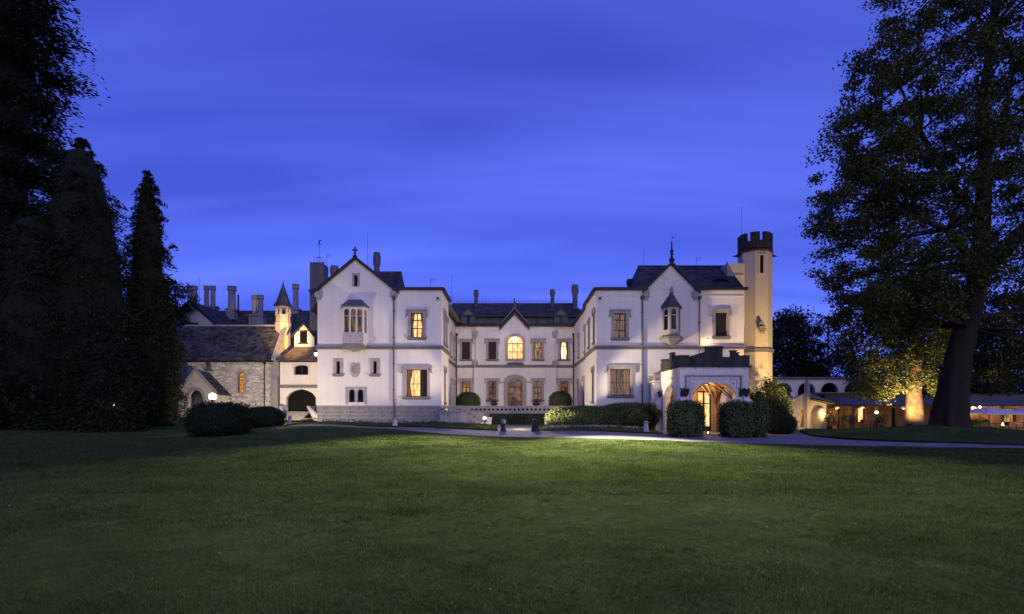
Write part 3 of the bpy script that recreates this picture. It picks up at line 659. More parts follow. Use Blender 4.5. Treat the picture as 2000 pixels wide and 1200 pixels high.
for k in range(5): m_.fbox(G, .04 + (l - .12) * k / 4, .08 + (l - .12) * k / 4, wz(673), wz(654), -.01, .04)
for zz_ in (654, 663.5, 673): m_.fbox(G, .02, l - .02, wz(zz_) - .025, wz(zz_) + .02, -.01, .035)
for k in range(4):
    for j in range(2):
        cu, cz = .06 + (l - .12) * (k + .5) / 4, wz(668.2 - 9.6 * j); r_ = .13
        m_.fprism(G, [(cu - r_, cz), (cu, cz - r_), (cu + r_, cz), (cu, cz + r_)], -.01, .02)
m_.build('tracery_panel', 'trim_stone', orL)
m_ = MB(); m_.fbox(G, -.08, l + .08, wz(682) - .02, wz(675) - .02, -.4, .12); m_.build('moulding', 'string_stone', orL)
# gable roof, left wing
RZ = 14.02; ex0, ex1 = xl0 - .35, xg + .28; ez0 = 11.28
yb = 52.0
slates('gable_roof', man, (ex0, DF - .22, ez0), (ex0, yb, ez0), (apx, DF - .22, RZ), (apx, yb, RZ)); slates('gable_roof', man, (ex1, DF - .22, ez0 + .12), (ex1, yb, ez0 + .12), (apx, DF - .22, RZ), (apx, yb, RZ))
def verge_board(parent, pts, y0, y1, th, mat='gutter', name='bargeboard'):
    m_ = MB()
    for (xa, za), (xb, zb) in zip(pts[:-1], pts[1:]): m_.prism([(xa, y0, za), (xb, y0, zb), (xb, y0, zb - th), (xa, y0, za - th)], (0, y1 - y0, 0))
    return m_.build(name, mat, parent)
verge_board(man, [(ex0 - .15, ez0 + .02), (ex0 + .45, ez0 + .34), (apx, RZ + .06), (ex1 - .35, ez0 + .42), (ex1 + .12, ez0 + .14)], DF - .27, DF - .12, .27)
for u in (xl0 + .05, xg - .1):        # kneeler corbels
    m_ = MB(); m_.fbox(FW, u - .22, u + .34, 10.85, 11.30, -.05, .16); m_.fbox(FW, u - .1, u + .22, 10.6, 10.848, -.05, .10); m_.build('kneeler', 'trim_stone', man)
m_ = MB(); finial(m_, apx, DF - .2, RZ - .02, .62, .09); m_.box(apx - .20, apx + .20, DF - .24, DF - .16, RZ + .46, RZ + .58); m_.box(apx - .05, apx + .05, DF - .245, DF - .155, RZ + .35, RZ + .80); m_.build('cross_finial', 'iron', man)
# cross roof behind the gable
yr = 48.0; xe = -9.95
slates('cross_roof', man, (apx, 44.3, 11.5), (xe, 44.3, 11.5), (apx, yr, RZ + .02), (xe, yr, RZ + .02)); slates('cross_roof', man, (apx, 51.7, 11.5), (xe, 51.7, 11.5), (apx, yr, RZ + .02), (xe, yr, RZ + .02))
m_ = MB(); m_.add([(xe + .02, 44.3, 11.45), (xe + .02, 51.7, 11.45), (xe + .02, yr, RZ + .03)], [(0, 1, 2)]); m_.build('gable_end', 'slate', man)
slates('cross_roof', man, (apx, 44.3, 11.5), (xl0 - .9, 44.9, 11.0), (apx, yr, RZ - .5), (xl0 + .6, yr, RZ - .5))
chimney_round(man, U(736, 50), 50, 11.6, ZP(494, 50), .27); chimney_round(man, U(653, 51), 51, 12.0, ZP(520, 51), .32)
# left hand eave of a lower roof on the outer side
m_ = MB(); m_.prism([(xl0 - .02, DF + 1.2, 11.25), (xl0 - .95, DF + 1.2, 10.1), (xl0 - .95, DF + 1.2, 9.95), (xl0 - .02, DF + 1.2, 10.6)], (0, 8, 0)); m_.build('side_eave', 'wood_dark', man)
m_ = MB(); m_.tube((xl0 - .02, DF + 1.1, 9.2), (xl0 - .8, DF + 1.1, 10.0), .06, .06, 6); m_.build('eave_bracket', 'wood_dark', man)
# big square stack with weather vane
sq = MB(); D_ = 55; a, b_ = U(605, D_), U(632, D_); sq.box(a, b_, D_, D_ + 1.4, 10, ZP(517, D_)); sq.box(a - .12, b_ + .12, D_ - .12, D_ + 1.52, ZP(570, D_), ZP(566, D_)); sq.box(a + .0, b_ - .0, D_ - .001, D_ + 1.401, ZP(516.8, D_), ZP(515, D_))
st = sq.build('square_stack', 'lead', man)
m_ = MB(); cxm = (a + b_) / 2
for k in range(5): m_.box(a + (b_ - a - .2) * k / 4, a + .2 + (b_ - a - .2) * k / 4, D_, D_ + .2, ZP(514.9, D_), ZP(512.5, D_))
m_.build('stack_crest', 'dark_stone', st)
m_ = MB(); m_.tube((cxm, D_ + .7, ZP(515, D_)), (cxm, D_ + .7, ZP(465, D_)), .025, .015, 6)
for k in range(8):
    an = k * PI / 4; ca, sa = math.cos(an), math.sin(an)
    m_.path([(cxm + ca * .55 * math.sin(t_) , D_ + .7 + sa * .55 * math.sin(t_), ZP(515, D_) + .42 - .42 * math.cos(t_)) for t_ in np.linspace(.0, PI, 7)], .012, 4)
m_.ball((cxm, D_ + .7, ZP(470, D_)), .1, 8, 5); m_.tube((cxm - .3, D_ + .7, ZP(474, D_)), (cxm + .3, D_ + .7, ZP(474, D_)), .015, .015, 5); m_.prism([(cxm, D_ + .7, ZP(468, D_)), (cxm + .28, D_ + .7, ZP(466, D_)), (cxm + .05, D_ + .7, ZP(464.5, D_))], (0, .02, 0)); m_.build('weather_vane', 'iron', st)
# drainpipes
drainpipe(man, wx(769.5), DF - .09, .7, 10.6); drainpipe(man, wx(1254.5), DF - .09, .6, 10.6); drainpipe(man, wx(1365.7), DF - .09, 4, 10.6, r=.045)
drainpipe(man, xl2 + .1, DB - .12, 1.6, 10.2, mat='gutter'); drainpipe(man, xr2 - .1, DB - .12, 1.6, 10.2, mat='gutter')
# courtyard windows
for r_ in hl + hl2: window(man, FL if r_ in hl else FL2, *R4(r_), cols=1, rows=2, trim=.16, hood=True, sill=True, drops=.3)
for r_ in hr + hr2: window(man, FR if r_ in hr else FR2, *R4(r_), cols=1, rows=2, trim=.16, hood=True, sill=True, drops=.3, lit='lit_dim' if r_[0][1] < 4 else None)

# --- right wing
xg0, xg1, apr = wx(1262), wx(1359), wx(1310.5); holes = []
up_r1 = hole(rect(wx(1199.5), wx(1222.5), wz(660), wz(612))); up_r2 = hole(rect(wx(1397), wx(1419.5), wz(657.5), wz(611))); lo_r = hole(rect(wx(1191.5), wx(1232), wz(772.6), wz(721)))
dr = hole(rect(U(1362, 43.6), U(1386, 43.6), .3, 3.6))
hole(rect(wx(1300), wx(1322), wz(646), wz(606)))
mb = MB(); mb.wall(FW, [(xr1, 0.0), (xre, 0.0), (xre, EZ), (xg1, EZ), (apr, 13.42), (xg0, EZ), (xr1, EZ)], holes, .3); mb.build('wall', 'stucco', man)
window(man, FW, *R4(up_r1), lit='lit_curtain', cols=2, row_at=(.3, .74), trim=.22); window(man, FW, *R4(up_r2), cols=2, rows=2, trim=.22, shutters=[(up_r2[0][0] + .02, (up_r2[0][0] + up_r2[1][0]) / 2 - .005), ((up_r2[0][0] + up_r2[1][0]) / 2 + .005, up_r2[1][0] - .02)])
window(man, FW, *R4(lo_r), lit='lit_curtain', cols=3, row_at=(.48,), trim=.22)
orR, frs = oriel(wx(1311), .34, .72, .40, wz(655), wz(601), wz(571), .3, wz(646) - wz(655), 1, 'oriel_window', None, 'slate', True)
m_ = MB(); finial(m_, wx(1311), DF - .22, wz(571) - .1, .6, .08); m_.build('finial', 'trim_stone', orR)
m_ = MB(); pl = [(wx(1311) - .98, DF + .02), (wx(1311) - .5, DF - .9), (wx(1311) + .5, DF - .9), (wx(1311) + .98, DF + .02)]; m_.prism([(x, y, wz(663)) for x, y in pl], (0, 0, .16)); m_.build('moulding', 'string_stone', orR)
m_ = MB()
for k in range(5):
    f0 = .92 - .18 * k; m_.prism([(wx(1311) + (x - wx(1311)) * f0, DF + (y - DF) * f0, wz(663) - .005 - .11 * k) for x, y in pl], (0, 0, -.105))
m_.box(wx(1311) - .22, wx(1311) + .22, DF - .2, DF + .05, wz(678), wz(663) - .55); m_.build('corbel', 'trim_stone', orR)
m_ = MB(); m_.fbox(FW, xr1 + .02, xg0 - .35, wz(580), wz(577.5), -.02, .05); m_.fbox(FW, wx(1367.5), xre - .02, wz(580), wz(577.5), -.02, .05); m_.build('cornice', 'stucco', man)
for u in (xg0 - .05, xg1 - .1):
    m_ = MB(); m_.fbox(FW, u - .22, u + .30, 10.85, 11.30, -.05, .16); m_.fbox(FW, u - .1, u + .22, 10.6, 10.848, -.05, .10); m_.build('kneeler', 'trim_stone', man)
yr = 48.4; rz = ZP(521, yr); xa, xb = U(1246, yr), U(1420, yr); xl_ = wx(1247); xr_ = xre + .15
slates('main_roof', man, (xl_, DF + .06, EZ + .04), (xr_, DF + .06, EZ + .04), (xa, yr, rz), (xb, yr, rz)); slates('main_roof', man, (xr_, DF + .06, EZ + .04), (xr_, 53, EZ), (xb, yr, rz), (xb, yr + .05, rz))
slates('main_roof', man, (xl_, 53, EZ), (xr_, 53, EZ), (xa, yr, rz), (xb, yr, rz)); m_ = MB(); m_.add([(xl_, DF + .06, EZ), (xl_, 53, EZ), (xa, yr, rz)], [(0, 1, 2)]); m_.build('gable_end', 'slate', man)
slates('gable_roof', man, (xg0 - .2, DF - .24, EZ - .1), (xg0 - .2, 47, EZ - .1), (apr, DF - .24, 13.62), (apr, 47.2, 13.62)); slates('gable_roof', man, (xg1 + .2, DF - .24, EZ - .1), (xg1 + .2, 47, EZ - .1), (apr, DF - .24, 13.62), (apr, 47.2, 13.62))
verge_board(man, [(xg0 - .32, EZ - .12), (apr, 13.68), (xg1 + .32, EZ - .12)], DF - .29, DF - .13, .24)
m_ = MB(); finial(m_, apr, DF - .22, 13.6, 1.7, .10); m_.ball((apr, DF - .22, 14.25), .14, 8, 5); m_.build('spire_finial', 'iron', man)
m_ = MB(); m_.tube((apr, DF - .22, 15.2), (apr, DF - .22, ZP(474, DF)), .02, .012, 5); m_.prism([(apr, DF - .23, 15.6), (apr + .16, DF - .23, 15.52), (apr, DF - .23, 15.4)], (0, .02, 0)); m_.build('vane', 'iron', man)
for (x, y, h_) in ((xb, yr, .5),): m_ = MB(); finial(m_, x, y, rz - .05, h_, .10); m_.build('ridge_finial', 'gutter', man)
m_ = MB(); m_.tube((xa, yr, rz + .03), (xb, yr, rz + .03), .08, .08, 8); m_.build('ridge_cap', 'gutter', man)
# eyebrow dormer
cxd, cyd, czd = U(1401, 45.6), 45.0, 12.05; m_ = MB(); seg = 10; Pf = [(cxd + .95 * math.cos(PI * i / seg), cyd, czd + .62 * math.sin(PI * i / seg)) for i in range(seg + 1)]; Pb = [(p[0], cyd + 2.0, p[2] + .1) for p in Pf]
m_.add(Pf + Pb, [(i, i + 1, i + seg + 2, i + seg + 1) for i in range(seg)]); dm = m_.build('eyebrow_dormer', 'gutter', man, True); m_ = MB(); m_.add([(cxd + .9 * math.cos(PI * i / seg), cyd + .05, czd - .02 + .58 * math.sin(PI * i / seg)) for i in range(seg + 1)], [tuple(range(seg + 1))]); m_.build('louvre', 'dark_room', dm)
chimney_round(man, U(1230, 49), 49, 11.4, ZP(546, 49), .24, 'dark_stone'); m_ = MB(); finial(m_, U(1219, 48), 48, 11.5, .75, .1); m_.build('roof_vent', 'gutter', man)

# --- central block
FB = front(DB); FC = front(DB - .3); bx0, bx1 = U(929, DB), U(1083, DB)
def bx(px): return U(px, DB)
def bz(py): return ZP(py, DB)
def cxp(px): return U(px, DB - .3)
def czp(py): return ZP(py, DB - .3)
hA = rect(bx(902), bx(918), bz(702), bz(668)); hB = rect(bx(1094), bx(1109), bz(702), bz(668)); hC = rect(bx(902), bx(918), bz(781), bz(745)); hD = rect(bx(1094.5), bx(1109.5), bz(781), bz(745))
mb = MB(); mb.wall(FB, rect(xl2, bx0, .3, 11.3), [hA, hC], .25); mb.build('wall', 'stucco', man)
mb = MB(); mb.wall(FB, rect(bx1, xr2, .3, 11.3), [hB, hD], .25); mb.build('wall', 'stucco', man)
h1 = rect(cxp(954), cxp(969), czp(702), czp(668)); h2 = rect(cxp(1043), cxp(1058.5), czp(702), czp(668)); h3 = rect(cxp(954), cxp(969), czp(781), czp(745)); h4 = rect(cxp(1043), cxp(1058), czp(781), czp(745))
hw = arch(cxp(991), cxp(1021.5), czp(701.5), czp(668), czp(656)); hd = arch(cxp(991.5), cxp(1020.5), 1.6, czp(752), czp(739.5))
cgx = cxp(1005); mb = MB(); mb.wall(FC, [(bx0, .3), (bx1, .3), (bx1, 11.3), (cxp(1033), 11.3), (cgx, 12.75), (cxp(977), 11.3), (bx0, 11.3)], [h1, h2, h3, h4, hw, hd], .25)
mb.add([(bx0, DB - .3, .3), (bx0, DB, .3), (bx0, DB, 11.3), (bx0, DB - .3, 11.3), (bx1, DB - .3, .3), (bx1, DB, .3), (bx1, DB, 11.3), (bx1, DB - .3, 11.3)], [(0, 1, 2, 3), (4, 5, 6, 7)]); mb.build('wall', 'stucco', man)
window(man, FB, *R4(hA), cols=2, rows=2, shutters=[(hA[0][0] + .02, hA[1][0] - .02)], trim=.24); window(man, FB, *R4(hB), lit='lit_white', cols=2, row_at=(.78,), trim=.24); window(man, FB, *R4(hC), lit='lit_warm', cols=2, rows=3, trim=.24); window(man, FB, *R4(hD), lit='lit_dim', cols=2, rows=3, trim=.24)
window(man, FC, *R4(h1), cols=2, rows=2, shutters=[(h1[0][0] + .02, h1[1][0] - .02)], trim=.26); window(man, FC, *R4(h2), lit='lit_warm', cols=2, row_at=(.66,), trim=.26); window(man, FC, *R4(h3), lit='lit_dim', cols=2, rows=3, trim=.26); window(man, FC, *R4(h4), lit='lit_dim', cols=2, rows=3, trim=.26)
u0, u1 = hw[0][0], hw[1][0]; zb_, zt_ = hw[0][1], czp(656)
aw = arch_window(man, FC, hw, 'lit_bright', .2, 'wood_door', [((u0 + u1) / 2 - .3, (u0 + u1) / 2 - .24, zb_, zt_ - .1), ((u0 + u1) / 2 + .24, (u0 + u1) / 2 + .3, zb_, zt_ - .1), (u0, u1, czp(672), czp(670.5)), (u0, u1, czp(688), czp(686.8))])
ring_trim(FC, hw, .22, -.1, .08).build('surround', 'trim_stone', aw); m_ = MB(); m_.fbox(FC, u0 - .2, u1 + .2, zb_ - .25, zb_ - .003, -.05, .2); m_.build('sill', 'trim_stone', aw)
m_ = MB()
for k in range(9): m_.ball(FC.p(u0 + .1 + (u1 - u0 - .2) * k / 8, czp(711), .12), .12 + .05 * math.sin(PI * k / 8), 8, 5)
m_.fbox(FC, u0 - .1, u1 + .1, czp(713.4), czp(711.2), -.02, .14); m_.build('carved_garland', 'lead', man, True)
u0, u1 = hd[0][0], hd[1][0]; c = (u0 + u1) / 2
dw = arch_window(man, FC, hd, 'lit_dim', .22, 'wood_door', [(c - .05, c + .05, 1.6, czp(741)), (u0, u1, czp(757.5), czp(755)), (u0 + .16, u0 + .24, 1.6, czp(757)), (u1 - .24, u1 - .16, 1.6, czp(757)), (u0, u1, czp(787), czp(782.5)), (c - .28, c - .23, czp(755), czp(742)), (c + .23, c + .28, czp(755), czp(742)), (u0 + .24, c - .05, czp(770.5), czp(769.3)), (c + .05, u1 - .24, czp(770.5), czp(769.3))], 'door', .09)
ring_trim(FC, hd, .45, -.05, .10).build('surround', 'trim_stone', dw)
m_ = MB(); zh = czp(747)
for (a, b_) in ((cxp(975), u0 - .35), (u1 + .35, cxp(1037))): m_.fbox(FC, a, b_, zh - .06, zh + .05, -.02, .12)
m_.build('hood_mould', 'trim_stone', man)
string_course(man, FC, bx0 - .05, bx1 + .05); string_course(man, FB, xl2 + .16, bx0 - .06); string_course(man, FB, bx1 + .06, xr2 - .16)
for u in (bx0, bx1):
    for z in (10.25, 6.95): m_ = MB(); m_.fbox(FC, u - .3, u + .3, z, z + .5, -.2, .14); m_.fbox(FC, u - .2, u + .2, z - .25, z - .002, -.2, .09); m_.build('pilaster_block', 'trim_stone', man)
    m_ = MB(); m_.fbox(FC, u - .2, u + .2, .6, 6.66, -.2, .05); m_.build('pilaster', 'stucco', man)
gutter(man, [(xl2, DB - .45, 11.28), (cxp(977.5), DB - .45, 11.28)], .3); gutter(man, [(cxp(1032.5), DB - .45, 11.28), (xr2, DB - .45, 11.28)], .3)
verge_board(man, [(cxp(976), 11.20), (cgx, 12.95), (cxp(1034), 11.20)], DB - .75, DB - .25, .32); verge_board(man, [(cxp(979.5), 11.75), (cgx, 13.42), (cxp(1030.5), 11.75)], DB - .6, DB + .9, .22, 'lead', 'gable_coping')
m_ = MB(); m_.add([(cxp(979.5), DB + .9, 11.7), (cgx, DB + .9, 13.42), (cgx, DB + 5, 13.42), (cxp(979.5), DB + 5, 11.7), (cxp(1030.5), DB + .9, 11.7), (cxp(1030.5), DB + 5, 11.7)], [(0, 1, 2, 3), (4, 1, 2, 5)]); m_.build('gable_roof', 'lead', man)
m_ = MB(); finial(m_, cgx, DB - .55, 13.3, 1.2, .12); m_.build('finial', 'lead', man)
# attic
ya = DB + 1.5; za = ZP(618, ya); 
m_ = MB(); m_.quad((xl2 - 1.2, DB - .3, 11.5), (xr2 + 1.2, DB - .3, 11.5), (xr2 + 1.2, ya, 11.75), (xl2 - 1.2, ya, 11.75)); m_.quad((xl2 - 1.2, ya, 11.4), (xr2 + 1.6, ya, 11.4), (xr2 + 1.6, ya, za + .02), (xl2 - 1.2, ya, za + .02)); m_.build('attic_wall', 'lead', man)
m_ = MB()
for px in (898, 959, 1049, 1072): m_.box(U(px, ya) - .06, U(px, ya) + .06, ya - .08, ya + .02, 11.6, za); 
m_.build('lead_rolls', 'gutter', man)
ry = 68.0; rzz = ZP(594, ry)
slates('main_roof', man, (xl2 - 1.4, ya - .3, za), (xr2 + 1.8, ya - .3, za), (U(884, ry), ry, rzz), (U(1118, ry), ry, rzz)); slates('main_roof', man, (xr2 + 1.8, ya - .3, za), (xr2 + 1.8, 73, za), (U(1118, ry), ry, rzz), (U(1118, ry), ry + .05, rzz)); slates('main_roof', man, (xl2 - 1.4, ya - .3, za), (xl2 - 1.4, 73, za), (U(884, ry), ry, rzz), (U(884, ry), ry + .05, rzz))
slates('main_roof', man, (xl2 - 1.4, 73, za), (xr2 + 1.8, 73, za), (U(884, ry), ry, rzz), (U(1118, ry), ry, rzz), sw=.8, sh=.6)
gutter(man, [(xl2 - 1.4, ya - .35, za - .14), (cxp(985), ya - .35, za - .14)], .2); gutter(man, [(cxp(1025), ya - .35, za - .14), (xr2 + 1.8, ya - .35, za - .14)], .2)
m_ = MB(); m_.tube((U(884, ry), ry, rzz + .03), (U(1118, ry), ry, rzz + .03), .09, .09, 8)
k = 0
while True:
    x = U(886, ry) + k * .36
    if x > U(1117, ry): break
    m_.tube((x, ry, rzz), (x, ry, rzz + .36), .02, .02, 4); m_.add([(x - .06, ry, rzz + .34), (x + .06, ry, rzz + .34), (x, ry, rzz + .5)], [(0, 1, 2)]); k += 1
m_.build('ridge_cresting', 'lead', man)
for (pa, pb, sa, sb) in ((898, 931, 912, 918), (1080, 1112, 1092.5, 1098.5)):
    yd = ya - .45; a, b_, s0, s1 = (U(p, yd) for p in (pa, pb, sa, sb)); c = (a + b_) / 2; zap = ZP(602, yd); zsh = ZP(616, yd); G = front(yd); sl = rect(s0, s1, ZP(633, yd), ZP(616, yd))
    m_ = MB(); m_.wall(G, [(a + .12, 11.45), (b_ - .12, 11.45), (b_ - .12, zsh), (c, zap), (a + .12, zsh)], [sl], .15); m_.add([(a + .12, yd, 11.45), (a + .12, yd + 1.5, 11.45), (a + .12, yd + 1.5, zsh), (a + .12, yd, zsh), (b_ - .12, yd, 11.45), (b_ - .12, yd + 1.5, 11.45), (b_ - .12, yd + 1.5, zsh), (b_ - .12, yd, zsh)], [(0, 1, 2, 3), (4, 5, 6, 7)]); dd = m_.build('dormer', 'lead', man)
    q = MB(); q.fbox(G, s0, s1, sl[0][1], sl[2][1], -.2, -.12); q.build('pane', 'dark_glass', dd); verge_board(dd, [(a - .1, zsh - .14), (c, zap + .10), (b_ + .1, zsh - .14)], yd - .12, yd + .03, .18)
    q = MB(); q.add([(a - .1, yd - .1, zsh - .12), (c, yd - .1, zap + .12), (c, yd + 3.5, zap + .12), (a - .1, yd + 3.5, zsh - .12), (b_ + .1, yd - .1, zsh - .12), (b_ + .1, yd + 3.5, zsh - .12)], [(0, 1, 2, 3), (4, 1, 2, 5)]); q.build('dormer_roof', 'slate', dd)
chimney_round(man, U(930, 67), 67, 13.6, ZP(567, 67), .24, 'lead'); chimney_round(man, U(1079, 67), 67, 13.6, ZP(566, 67), .25, 'lead'); chimney_round(man, U(1123, 66), 66, 12.6, ZP(557, 66), .33, 'lead')
# aerials
def aerial(px, py0, py1, D_, z0=None, yagi=False):
    m_ = MB(); x = U(px, D_); zt = ZP(py1, D_); zb2 = ZP(py0, D_); m_.tube((x, D_, zb2 - .4), (x, D_, zt), .018, .012, 5)
    if yagi:
        for k in range(3): m_.tube((x - .05, D_, zt - .15 - .14 * k), (x + .45, D_, zt - .05 - .14 * k), .012, .012, 4)
    return m_.build('aerial', 'iron', man)
aerial(718, 540, 455, 50); aerial(638, 530, 495, 52, yagi=True); aerial(841, 566, 543, 52, yagi=True); aerial(882, 600, 538, 66); aerial(1257, 530, 486, 49); aerial(1360, 522, 501, 48.5, yagi=True)
# ------------------------------------------------------------------ octagonal stair tower
DT = 47.0; tx = U(1474.5, DT); tr_ = 1.36
tw = thing('stair_tower', (tx, DT, .2), 'tall octagonal tower with dark battlements lit yellow from below', 'tower')
zt0, zt1 = ZP(497, DT), ZP(462, DT)
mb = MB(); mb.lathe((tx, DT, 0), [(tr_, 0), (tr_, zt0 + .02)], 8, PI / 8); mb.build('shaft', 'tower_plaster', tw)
mb = MB(); zs_ = ZP(691, DT); mb.lathe((tx, DT, zs_), [(tr_ - .05, 0), (tr_ + .10, .0), (tr_ + .10, .10), (tr_ + .06, .12), (tr_ + .14, .17), (tr_ + .14, .30), (tr_ - .05, .34)], 8, PI / 8); mb.build('string_course', 'string_stone', tw)
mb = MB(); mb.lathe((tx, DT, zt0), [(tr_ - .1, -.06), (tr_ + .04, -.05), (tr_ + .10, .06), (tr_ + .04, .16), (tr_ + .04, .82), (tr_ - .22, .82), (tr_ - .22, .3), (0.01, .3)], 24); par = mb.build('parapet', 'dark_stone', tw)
nm = 8
for k in range(nm):
    a0 = (k + .13) / nm * 2 * PI; a1 = (k + .83) / nm * 2 * PI; P = []
    m_ = MB(); seg = 4; z0, z1 = zt0 + .81, zt1
    ring = [(tx + r_ * math.cos(a0 + (a1 - a0) * i / seg), DT + r_ * math.sin(a0 + (a1 - a0) * i / seg)) for r_ in (tr_ + .035, tr_ - .215) for i in range(seg + 1)]
    pl = [ring[i] for i in range(seg + 1)] + [ring[2 * seg + 1 - i] for i in range(seg + 1)]; m_.prism([(x, y, z0) for x, y in pl], (0, 0, z1 - z0)); m_.build('merlon', 'dark_stone', par)
for sgn in (-1, 1):
    m_ = MB(); m_.prism([(tx + sgn * tr_, DT - .1, zt0 - .25), (tx + sgn * (tr_ + .55), DT - .05, zt0 - .18), (tx + sgn * (tr_ + .1), DT - .1, zt0 + .0)], (0, .2, 0)); m_.build('gargoyle', 'dark_stone', tw)
# slit window on the facet facing the court
def facet(i):
    a = PI / 8 + i * PI / 4; a2 = a + PI / 4; p0 = Vector((tx + tr_ * math.cos(a), DT + tr_ * math.sin(a), 0)); p1 = Vector((tx + tr_ * math.cos(a2), DT + tr_ * math.sin(a2), 0)); d = (p1 - p0); l = d.length; d.normalize(); return Fr(p0, d, Vector((d.y, -d.x, 0))), l
G, l = facet(5)
z0, z1 = ZP(541, DT), ZP(507, DT); m_ = MB(); m_.fbox(G, l / 2 - .30, l / 2 - .14, z0 - .15, z1 + .15, -.02, .05); m_.fbox(G, l / 2 + .14, l / 2 + .30, z0 - .15, z1 + .15, -.02, .05); m_.fbox(G, l / 2 - .139, l / 2 + .139, z1, z1 + .15, -.02, .05); m_.fbox(G, l / 2 - .139, l / 2 + .139, z0 - .15, z0, -.02, .05); wn = m_.build('window', 'tower_plaster', tw)
m_ = MB(); m_.fbox(G, l / 2 - .139, l / 2 + .139, z0, z1, -.02, .012); m_.build('pane', 'dark_glass', wn)
mb = MB(); mb.box(xre - .3, tx - tr_ + .2, 46.3, 47.8, 9, ZP(519, 47)); mb.box(xre - .4, tx - tr_ + .1, 46.2, 47.9, ZP(544, 47), ZP(541.5, 47)); mb.build('link_wall', 'tower_plaster', tw)
m_ = MB(); xa_ = U(1448.5, DT); m_.tube((xa_, DT, zt0), (xa_, DT, ZP(405, DT)), .02, .012, 5); m_.build('lightning_rod', 'iron', tw)
# hanging basket on the tower
hb = thing('wall_planter', (U(1486, 45.6), 45.55, ZP(655, 45.6)), 'grey wall planter with hanging greenery on the yellow tower', 'planter')
cxb, cyb, czb = U(1486, 45.6), 45.50, ZP(640, 45.6); m_ = MB(); m_.lathe((cxb, cyb, czb - .3), [(.05, 0), (.2, .16), (.27, .34), (.29, .36), (.24, .36)], 10); m_.box(cxb - .03, cxb + .03, cyb, 46.1, czb + .3, czb + .36); m_.build('basket', 'trim_stone', hb)
m_ = MB(); m_.ball((cxb - .06, cyb, czb + .35), .2, 8, 6, 1.4); m_.build('urn_finial', 'trim_stone', hb, True)
P = rng.normal(size=(350, 3)) * [.14, .12, .2] + [cxb + .06, cyb - .05, czb - .1]; tag(np_mesh('greenery', *quads(P, .09), 'leaf_shrub', hb), kind='stuff')

# ------------------------------------------------------------------ entrance porch with battlements
DP = 37.0; px0, px1 = U(1328, DP), U(1462, DP); DPB = 41.8; pz = ZP(717.5, DP); gz0 = .05
po = thing('entrance_porch', ((px0 + px1) / 2, 39.4, .1), 'pale arched entrance porch with dark crenellated parapet and warm light inside', 'porch')
FP = front(DP)
def qx(px): return U(px, DP)
def qz(py): return ZP(py, DP)
ah = arch(qx(1352), qx(1436), gz0 + .05, qz(772), qz(747.5), n=16)
mb = MB(); mb.wall(FP, rect(px0, px1, gz0, pz), [ah], .45); mb.build('wall', 'stucco', po)
FPL = Fr((px0, 0, 0), (0, 1, 0), (-1, 0, 0)); al = arch(38.0, 40.9, gz0 + .05, 2.4, 3.55, n=14); mb = MB(); mb.wall(FPL, rect(DP, DPB, gz0, pz), [al], .45); mb.build('wall', 'stucco', po)
FPR = Fr((px1, 0, 0), (0, 1, 0), (1, 0, 0)); mb = MB(); mb.wall(FPR, rect(DP, DPB, gz0, pz), [al], .45); mb.build('wall', 'stucco', po)
FPB = front(DPB); dh = rect(13.95, 15.05, gz0, 3.3)
mb = MB(); mb.wall(FPB, rect(px0, px1, gz0, pz), [dh], .3); mb.quad((px0 + .3, DP + .4, pz - .75), (px1 - .3, DP + .4, pz - .75), (px1 - .3, DPB, pz - .75), (px0 + .3, DPB, pz - .75)); mb.quad((px0 + .45, DPB - .01, gz0), (px0 + .8, DPB - .6, gz0), (px0 + .8, DPB - .6, pz - .75), (px0 + .45, DPB - .01, pz - .75)); 
inner = mb.build('inner_wall', 'porch_wall', po)
mb = MB(); mb.quad((px0, DP, pz - .02), (px1, DP, pz - .02), (px1, DPB, pz - .02), (px0, DPB, pz - .02)); mb.build('roof_slab', 'lead', po)
mb = MB(); mb.box(px0 - .1, px1 + .1, DP - .35, DPB, -.12, .17); mb.build('floor_slab', 'paving', po)
# inner lining (jambs) and ribs of the vault
mb = MB()
cxm, cym, zc = (px0 + px1) / 2, (DP + DPB) / 2, pz - .78
for (cx_, cy_) in ((px0 + .5, DP + .5), (px1 - .5, DP + .5), (px0 + .5, DPB - .08), (px1 - .5, DPB - .08)):
    pts = [(cx_ + (cxm - cx_) * t_, cy_ + (cym - cy_) * t_, 2.2 + (zc - 2.2) * math.sin(t_ * PI / 2)) for t_ in np.linspace(0, 1, 7)]
    mb.tube((cx_, cy_, .1), (cx_, cy_, 2.2), .09, .09, 6); mb.path(pts, .07, 6)
    for e in (-.35, .35):
        tx2, ty2 = (cxm + e * 2.2, cym) ; pts = [(cx_ + (tx2 - cx_) * t_, cy_ + (ty2 - cy_) * t_, 2.2 + (zc - 2.2) * math.sin(t_ * PI / 2)) for t_ in np.linspace(0, 1, 6)]; mb.path(pts, .04, 5)
mb.ball((cxm, cym, zc), .16, 8, 5); mb.build('vault_ribs', 'porch_wall', po)
for (cx_, cy_) in ((px0 + .45, DP + .45), (px1 - .45, DP + .45), (px0 + .45, DPB - .02), (px1 - .45, DPB - .02)):   # vault webs
    m_ = MB(); k = 7; g = []
    for i in range(k):
        for j in range(k):
            s_, t_ = i / (k - 1), j / (k - 1); x = cx_ + (cxm - cx_) * s_; y = cy_ + (cym - cy_) * t_; g.append((x, y, 2.25 + (zc + .02 - 2.25) * math.sin(max(s_, t_) ** .8 * PI / 2)))
    m_.add(g, [(i * k + j, i * k + j + 1, (i + 1) * k + j + 1, (i + 1) * k + j) for i in range(k - 1) for j in range(k - 1)]); m_.build('vault_web', 'porch_wall', po, True)
